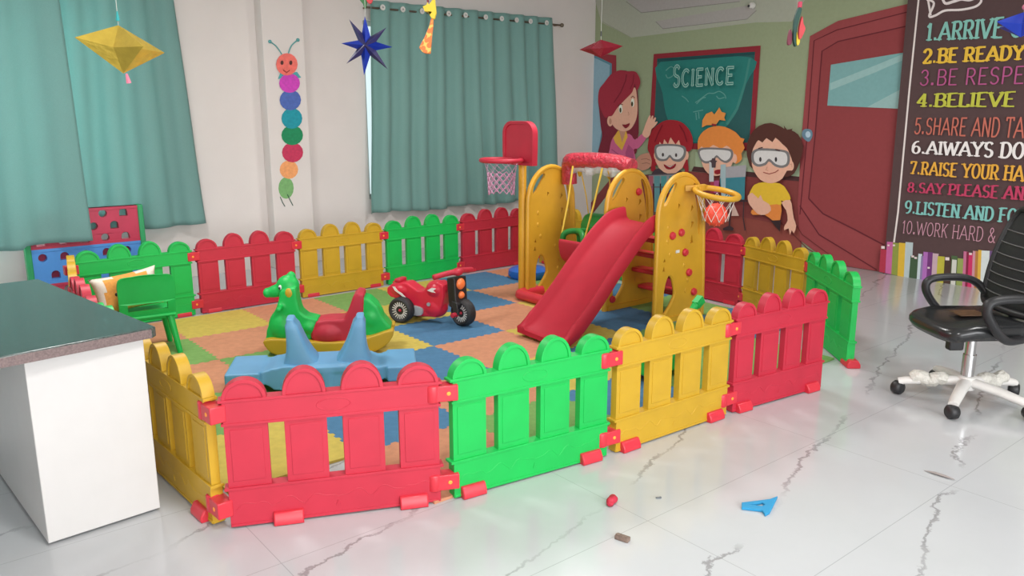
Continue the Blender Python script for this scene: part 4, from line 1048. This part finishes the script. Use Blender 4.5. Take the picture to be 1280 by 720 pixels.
# ------------------------------------------------------------------ office chair --------------------------------------
oc = thing('office_chair', 'black mesh office chair with armrests on a white five-star base', 'chair', (4.56, 1.65, 0), math.radians(-36.9))
base = B()
for k in range(5):
    a = math.radians(84.9 + 72*k); c, s = math.cos(a), math.sin(a)
    base.tube([(.03*c, .03*s, .115), (.17*c, .17*s, .105), (.30*c, .30*s, .085), (.335*c, .335*s, .075)], [.034, .031, .028, .026], 10, sq=.8)
base.lathe([(.0, .075), (.045, .075), (.05, .10), (.045, .145), (.035, .15), (0, .15)], None, 20)
base.obj('base', WHT, oc, smooth=50)
for k in range(5):
    a = math.radians(84.9 + 72*k); c, s = math.cos(a)*.335, math.sin(a)*.335
    b = B(); b.lathe([(0, -.028), (.028, -.028), (.038, -.018), (.038, .018), (.028, .028), (0, .028)], Matrix.Translation((c, s, .0385)) @ Matrix.Rotation(a+.8, 4, 'Z') @ Matrix.Rotation(PI/2, 4, 'X'), 18)
    b.tube([(c, s, .03), (c, s, .075)], .010, 8); b.obj('caster', BLK, oc, smooth=50)
b = B(); b.tube([(0, 0, .12), (0, 0, .38)], .027, 16); b.tube([(0, 0, .12), (0, 0, .27)], .034, 16); b.obj('gas_lift', CHROME, oc)
b = B(); b.box((.0, 0, .385), (.22, .16, .045)); b.box((-.13, -.06, .35), (.08, .05, .07)); b.obj('tilt_mechanism', BLK, oc, bevel=.01)
b = B(); N = 16; secs = []
sp = smooth_poly([(-.25, -.20), (-.27, 0), (-.25, .20), (-.14, .245), (.10, .235), (.22, .20), (.22, -.20), (.10, -.235), (-.14, -.245)], 4)
for sc_, z in ((.80, .405), (.94, .415), (1.0, .440), (1.0, .462), (.95, .482), (.85, .492)):
    secs.append([Vector((x*sc_, y*sc_, z - .025*max(0, (-x-.14)/.13)*(1 if z > .41 else .4))) for x, y in sp])
b.loft(secs); b.obj('seat', BLKG, oc, smooth=70)
b = B(); b.box((-.02, .03, .494), (.15, .12, .004)); b.obj('seat_sticker', mat('brown_print', (.09, .045, .02, 1), .4, noise_amt=.6, noise_scale=40), oc)
for s in (-1, 1):
    b = B(); b.tube(smooth_poly([(.10, s*.24, .42), (.0, s*.27, .425), (-.08, s*.28, .50), (-.125, s*.28, .58), (-.10, s*.28, .63), (.02, s*.28, .642), (.12, s*.275, .63), (.18, s*.262, .595), (.215, s*.235, .54)], 5, False), .029, 12, sq=.75)
    b.obj('armrest', BLK, oc, smooth=60)
def backpt(u, v):
    """u across -1..1, v up 0..1"""
    x = .165 + .055*v + .10*v*v - .05*(1-u*u) + .0; w = .235 + .03*math.sin(PI*v*.8)
    return Vector((x + .03, u*w, .53 + .50*v))
b = B(); fr_ = [backpt(-1, 0)] + [backpt(-1, k/8) for k in range(1, 8)] + [backpt(-.85, 1), backpt(-.4, 1.02), backpt(.4, 1.02), backpt(.85, 1)] + [backpt(1, k/8) for k in range(7, 0, -1)] + [backpt(1, 0), backpt(.5, -.02), backpt(-.5, -.02)]
b.tube(smooth_poly([tuple(p) for p in fr_], 3), .020, 10, closed=True)
b.tube([(.05, 0, .395), (.17, 0, .40), (.225, 0, .47), (.205, 0, .56)], .024, 10)
b.obj('back_frame', BLK, oc, smooth=60)
b = B(); g = [[b.bm.verts.new(backpt(-1+2*i/14, j/14)) for i in range(15)] for j in range(15)]
for j in range(14):
    for i in range(14): b._f([g[j][i], g[j][i+1], g[j+1][i+1], g[j+1][i]])
o = b.obj('mesh_back', MESHB, oc, smooth=80); o.modifiers.new('t', 'SOLIDIFY').thickness = .006
for v in (.12, .22, .32, .42, .53, .65, .78):
    b = B(); b.tube([backpt(-.9+1.8*i/10, v) + Vector((-.008, 0, 0)) for i in range(11)], .0035, 6); b.obj('back_rib', mat('dark_grey_plastic', (.13, .13, .13, 1), .5), oc)
b = B(); b.tube(smooth_poly([(.16, .12, .50), (.24, .05, .52), (.26, -.05, .52)], 4, False), .006, 8); b.obj('trim_strip', CHROME, oc)
WR = mat('crumpled_plastic_wrap', (.68, .66, .60, 1), .25, noise_amt=.1, bump=1, bump_scale=40)
for a, r0, r1, nm in ((156.9, .10, .27, 1), (12.9, .09, .26, 1)):
    a = math.radians(a); b = B(); pts = [(r*math.cos(a), r*math.sin(a), .108 + .012*math.sin(r*60)) for r in [r0 + (r1-r0)*k/8 for k in range(9)]]
    if nm == 0: continue
    b.tube(pts, [.033, .040, .036, .042, .035, .041, .036, .039, .032], 10); b.obj('protective_wrap', WR, oc, smooth=50)

# ------------------------------------------------------------------ hanging paper decorations -------------------------
ZCL = 3.05
def hang(px, py, t):
    r_ = ray(px, py); return Vector((r_[0]*t, r_[1]*t, H + r_[2]*t))
def string(par, z0, col=(.55, .55, .5, 1)):
    b = B(); top = ZCL - par.location.z; b.tube([(0, 0, z0), (0, 0, top)], .0012, 5)
    b.obj('string', mat('thread', col, .8), par)
def folded_star(par, arms, R_, r_, zt, zb, m, tips=None, name='star'):
    """pointed folded-paper star: arms lie in the horizontal plane, apexes above and below"""
    b = B(); n = arms; ring = []
    for k in range(2*n):
        a = PI*k/n; r = R_ if k % 2 == 0 else r_; z = 0
        if k % 2 == 0 and tips: r *= tips[(k//2) % len(tips)][0]; z = tips[(k//2) % len(tips)][1]
        ring.append(b.bm.verts.new((r*math.cos(a), r*math.sin(a), z)))
    T_ = b.bm.verts.new((0, 0, zt)); D_ = b.bm.verts.new((0, 0, zb))
    for k in range(2*n):
        c = ring[(k+1) % (2*n)]; b._f([ring[k], c, T_]); b._f([c, ring[k], D_])
    return b.obj(name, m, par, smooth=0)
GOLD = mat('gold_foil', (.78, .56, .09, 1), .25, metal=.6, noise_amt=.1, noise_scale=20, bump=.5, bump_scale=14)
p = hang(151, 61, 3.0)
g = thing('paper_star', 'gold foil folded paper star hanging before the left curtain', 'hanging decoration', p, math.radians(12))
folded_star(g, 4, .172, .075, .085, -.09, GOLD, [(1, -.005), (1, -.02), (.95, .03), (1, .0)]); string(g, .08)
b = B(); b.tube([(0, 0, .10), (0, 0, .135)], [.008, .002], 6); b.obj('bead', mat('teal_paper', (.03, .35, .36, 1), .6), g)
b = B(); b.tube([(.012, 0, -.09), (.018, 0, -.125)], [.004, .010], 6); b.obj('tassel', mat('pink_paper', (.75, .2, .3, 1), .6), g)
p = hang(458, 57, 4.1)
g = thing('paper_star', 'dark blue eight pointed foil star hanging beside the curtain edge', 'hanging decoration', p, AZ - PI/2)
BLUF = mat('blue_foil', (.015, .045, .42, 1), .30, metal=.45, noise_amt=.1); BLUD = mat('dark_blue_paper', (.03, .025, .10, 1), .5)
b = B()
def spike(b, a, L, w, dep):
    dx, dz = math.cos(a), math.sin(a); nx, nz = -dz, dx
    tip = b.bm.verts.new((dx*L, 0, dz*L)); q = [b.bm.verts.new(v) for v in ((nx*w, 0, nz*w), (0, -dep, 0), (-nx*w, 0, -nz*w), (0, dep, 0))]
    for i in range(4): b._f([tip, q[i], q[(i+1) % 4]])
for a, L, mi in ((91, .145, 0), (175, .13, 0), (-3, .135, 0), (-97, .15, 0)): b.mi = mi; spike(b, math.radians(a), L, .034, .035)
b.mi = 1
for a, L in ((123, .155), (40, .14), (-48, .16), (-140, .14)): spike(b, math.radians(a), L, .029, .045)
b.obj('star', [BLUF, BLUD], g, smooth=0); string(g, .14)
p = hang(537, 32, 4.0)
g = thing('paper_giraffe', 'yellow and orange paper giraffe hanging in front of the eyelet curtain', 'hanging decoration', p, AZ - PI/2)
def gp(pts): return [((x-300)/10.28/995*4.17, -(y-330)/10.28/995*4.17) for x, y in pts]
GIR = mat('giraffe_paper', (.75, .22, .05, 1), .6)
m = GIR; nt = m.node_tree; vo = nt.nodes.new('ShaderNodeTexVoronoi'); vo.inputs['Scale'].default_value = 42; rp = nt.nodes.new('ShaderNodeValToRGB'); rp.color_ramp.interpolation = 'CONSTANT'
rp.color_ramp.elements[0].color = (.80, .20, .05, 1); rp.color_ramp.elements[1].color = (.85, .55, .12, 1); rp.color_ramp.elements[1].position = .55
tc = nt.nodes.new('ShaderNodeTexCoord'); nt.links.new(tc.outputs['Object'], vo.inputs['Vector']); nt.links.new(vo.outputs['Distance'], rp.inputs['Fac']); nt.links.new(rp.outputs['Color'], nt.nodes['Principled BSDF'].inputs['Base Color'])
b = B(); b.prism(gp([(165, 590), (200, 640), (240, 662), (305, 665), (330, 440), (345, 340), (350, 250), (320, 250), (300, 330), (240, 460)]), [], -.012, .012, xz); b.obj('neck', GIR, g, bevel=.004)
YP_ = mat('yellow_paper', (.80, .58, .04, 1), .6)
b = B(); b.prism(gp([(225, 110), (245, 165), (285, 170), (330, 250), (365, 255), (388, 180), (375, 40), (372, -60), (345, -60), (340, 40), (300, 90), (285, 60), (270, 90)]), [], -.018, .018, xz); b.obj('head', YP_, g, bevel=.005)
b = B(); b.tube([(-.006, -.002, .11), (-.008, -.002, .165)], .005, 6); b.obj('horn', mat('maroon_paper', (.20, .03, .06, 1), .6), g); string(g, .15)
p = hang(751, 61, 5.0)
g = thing('paper_star', 'dark red folded paper star hanging at the corner of the mural', 'hanging decoration', p, math.radians(20))
folded_star(g, 4, .15, .055, .055, -.05, mat('red_foil', (.30, .015, .035, 1), .35, metal=.35, bump=.3, bump_scale=20), [(1, -.015), (1, .0), (1, -.01), (1, .01)]); string(g, .05)
b = B(); b.tube([(0, 0, .075), (0, 0, .105)], .004, 6); b.obj('bead', BLK, g)
p = hang(995, 30, 5.0)
g = thing('paper_bird', 'small red and green paper bird hanging in front of the painted door', 'hanging decoration', p, AZ - PI/2)
def bp_(pts): return [((x-240)/12/995*5.3, -(y-370)/12/995*5.3) for x, y in pts]
b = B(); b.prism(smooth_poly(bp_([(255, 150), (225, 230), (205, 330), (205, 480), (215, 600), (240, 672), (262, 665), (248, 580), (250, 440), (270, 320), (290, 230), (298, 165)]), 3), [], -.014, .014, xz); b.obj('body', mat('bottle_green_paper', (.015, .07, .055, 1), .6), g, bevel=.003)
b = B(); b.prism(bp_([(250, 70), (300, 70), (298, 150), (250, 150)]), [], -.012, .012, xz); b.obj('head', mat('bright_pink_paper', (.60, .05, .11, 1), .6), g, bevel=.003)
b = B(); b.prism(smooth_poly(bp_([(300, 270), (270, 420), (272, 560), (300, 580), (340, 500), (355, 430), (325, 370)]), 3), [], -.03, -.004, xz); b.obj('wing', mat('scarlet_paper', (.65, .06, .07, 1), .6), g, bevel=.003)
b = B(); b.prism(smooth_poly(bp_([(170, 440), (150, 540), (150, 640), (180, 655), (205, 620), (200, 500)]), 3), [], .004, .03, xz); b.obj('wing', mat('maroon_paper', (.20, .03, .06, 1), .6), g, bevel=.003)
b = B(); b.prism(smooth_poly(bp_([(250, 480), (270, 560), (300, 590), (290, 650), (262, 660), (250, 580)]), 3), [], -.02, .006, xz); b.obj('tail', YP_, g, bevel=.003); string(g, .12)
p = hang(1278, 31, 3.3)
g = thing('paper_star', 'royal blue foil star cut by the right edge, before the rules board', 'hanging decoration', p, math.radians(62))
folded_star(g, 4, .125, .05, .05, -.05, BLUF, [(1, -.0), (1, .01), (1, .005), (1, .01)]); string(g, .05)
b = B(); b.ball((-.01, 0, .07), (.02, .012, .014), seg=12); b.obj('bead', mat('pink_paper', (.75, .2, .3, 1), .6), g)
p = hang(456, -2, 4.3)
g = thing('paper_parrot', 'small green and red paper parrot hanging at the top left of the eyelet curtain', 'hanging decoration', p, AZ - PI/2)
b = B(); b.prism(smooth_poly([(-.025, .05), (-.03, 0), (-.01, -.03), (.0, -.055), (.012, -.02), (.02, .04)], 3), [], -.01, .01, xz); b.obj('body', mat('leaf_green_paper', (.05, .18, .06, 1), .6), g, bevel=.003)
b = B(); b.prism(smooth_poly([(.005, .05), (.01, -.01), (.03, -.03), (.045, -.005), (.035, .05)], 3), [], -.018, .0, xz); b.obj('wing', mat('scarlet_paper', (.65, .06, .07, 1), .6), g, bevel=.003); string(g, .04)

# ------------------------------------------------------------------ litter on the floor -------------------------------
b = B()
def fl(pts, z0, z1, name, m, label, catg, loc, rz=0):
    bb = B(); bb.prism(pts, [], z0, z1, lambda u, v, w: Vector((u, v, w))); o = bb.obj(name, m, loc=loc, rot=(0, 0, rz), bevel=.001)
    return tag(o, label, catg)
def onz(x, y):
    r_ = ray(x, y); t = -H/r_[2]; return (r_[0]*t, r_[1]*t)
def tz(poly):
    q = [onz(640 + x/3.2, 540 + y/3.2) for x, y in poly]; return q
q = tz([(918, 292), (1030, 278), (1062, 266), (1030, 330), (1012, 340), (1000, 322), (918, 312)]); hol = tz([(950, 300), (1000, 290), (1012, 300), (1000, 306)])
c = Vector((sum(p[0] for p in q)/len(q), sum(p[1] for p in q)/len(q)))
b = B(); b.prism([(x-c.x, y-c.y) for x, y in q], [[(x-c.x, y-c.y) for x, y in hol]], .0005, .012, lambda u, v, w: Vector((u, v, w)))
tag(b.obj('foam_letter', mat('cerulean_foam', (.02, .27, .52, 1), .6), loc=(c.x, c.y, 0), bevel=.002), 'blue letter-shaped foam piece lying alone on the marble floor', 'foam piece')
c = onz(765, 630); b = B(); b.ball((0, 0, .018), (.030, .018, .017)); b.ball((.018, .014, .016), (.018, .016, .015)); b.ball((-.020, -.008, .012), (.016, .016, .012))
tag(b.obj('paper_scrap', mat('crimson_paper', (.50, .02, .05, 1), .6, bump=.6, bump_scale=60), loc=(c[0], c[1], 0), soft=(.004, 2)), 'crumpled red scrap on the floor in front of the green panel', 'scrap')
c = onz(778, 675); b = B(); b.box((0, 0, .009), (.055, .026, .017)); b.box((.0, -.006, .02), (.05, .01, .006))
tag(b.obj('wood_chip', mat('brown_wood', (.20, .14, .11, 1), .7, noise_amt=.3, noise_scale=60), loc=(c[0], c[1], 0), rot=(0, 0, -1.3), bevel=.003), 'small brown block on the floor at the bottom of the photo', 'scrap')
c = onz(823, 623); b = B(); b.box((0, 0, .003), (.022, .008, .005)); b.ball((.008, 0, .004), (.006, .005, .004))
tag(b.obj('paper_scrap', mat('grey_paper', (.15, .16, .17, 1), .7), loc=(c[0], c[1], 0), rot=(0, 0, -.6), bevel=.001), 'tiny dark grey crumb on the floor right of the crumpled red scrap', 'scrap')
a = onz(1155, 589); c = onz(1193, 601); b = B(); mid = Vector((a[0]-c[0], a[1]-c[1], 0))/2
b.tube([-mid + Vector((0, 0, .006)), -mid*.4 + Vector((0, 0, .008)), mid*.3 + Vector((0, 0, .008)), mid + Vector((0, 0, .004))], [.002, .008, .008, .001], 8, sq=.6)
tag(b.obj('feather', mat('grey_brown_paper', (.30, .26, .25, 1), .7), loc=((a[0]+c[0])/2, (a[1]+c[1])/2, 0), smooth=50), 'thin grey brown sliver on the floor below the office chair', 'scrap')

# ------------------------------------------------------------------ light ---------------------------------------------
def area(name, loc, rot, sx, sy, power, col):
    l = bpy.data.lights.new(name, 'AREA'); l.shape = 'RECTANGLE'; l.size = sx; l.size_y = sy; l.energy = power; l.color = col
    o = bpy.data.objects.new(name, l); COL.objects.link(o); o.location = loc; o.rotation_euler = rot; return o
area('window_daylight', (.6, -3.35, 1.65), (PI/2, 0, 0), 6.0, 2.1, 300, (.98, .99, 1.0))      # the big window behind the camera
for x, y, p_ in ((1.2, .9, 55), (5.0, 1.0, 26), (1.2, 5.0, 55), (4.6, 4.6, 48)):                # unseen area lights added under the ceiling as fill
    area('ceiling_fill', (x, y, 3.03), (0, 0, 0), .6, .6, p_, (1.0, .985, .97))
w = bpy.data.worlds.new('sky'); scn.world = w; w.use_nodes = True
w.node_tree.nodes['Background'].inputs[0].default_value = (.85, .93, 1, 1); w.node_tree.nodes['Background'].inputs[1].default_value = 1.0

# ------------------------------------------------------------------ camera --------------------------------------------
cam = bpy.data.cameras.new('camera'); co = bpy.data.objects.new('camera', cam); COL.objects.link(co)
cam.sensor_width = 36; cam.lens = F/1280*36; cam.clip_start = .05; cam.clip_end = 60
co.location = (0, 0, H); co.rotation_euler = (PI/2 - PITCH, 0, AZ - PI/2)
scn.camera = co
vs = scn.view_settings; scn.display_settings.display_device = 'sRGB'
vs.view_transform = 'Standard'; vs.look = 'None'; vs.gamma = 1; vs.use_curve_mapping = False; vs.exposure = 0.10
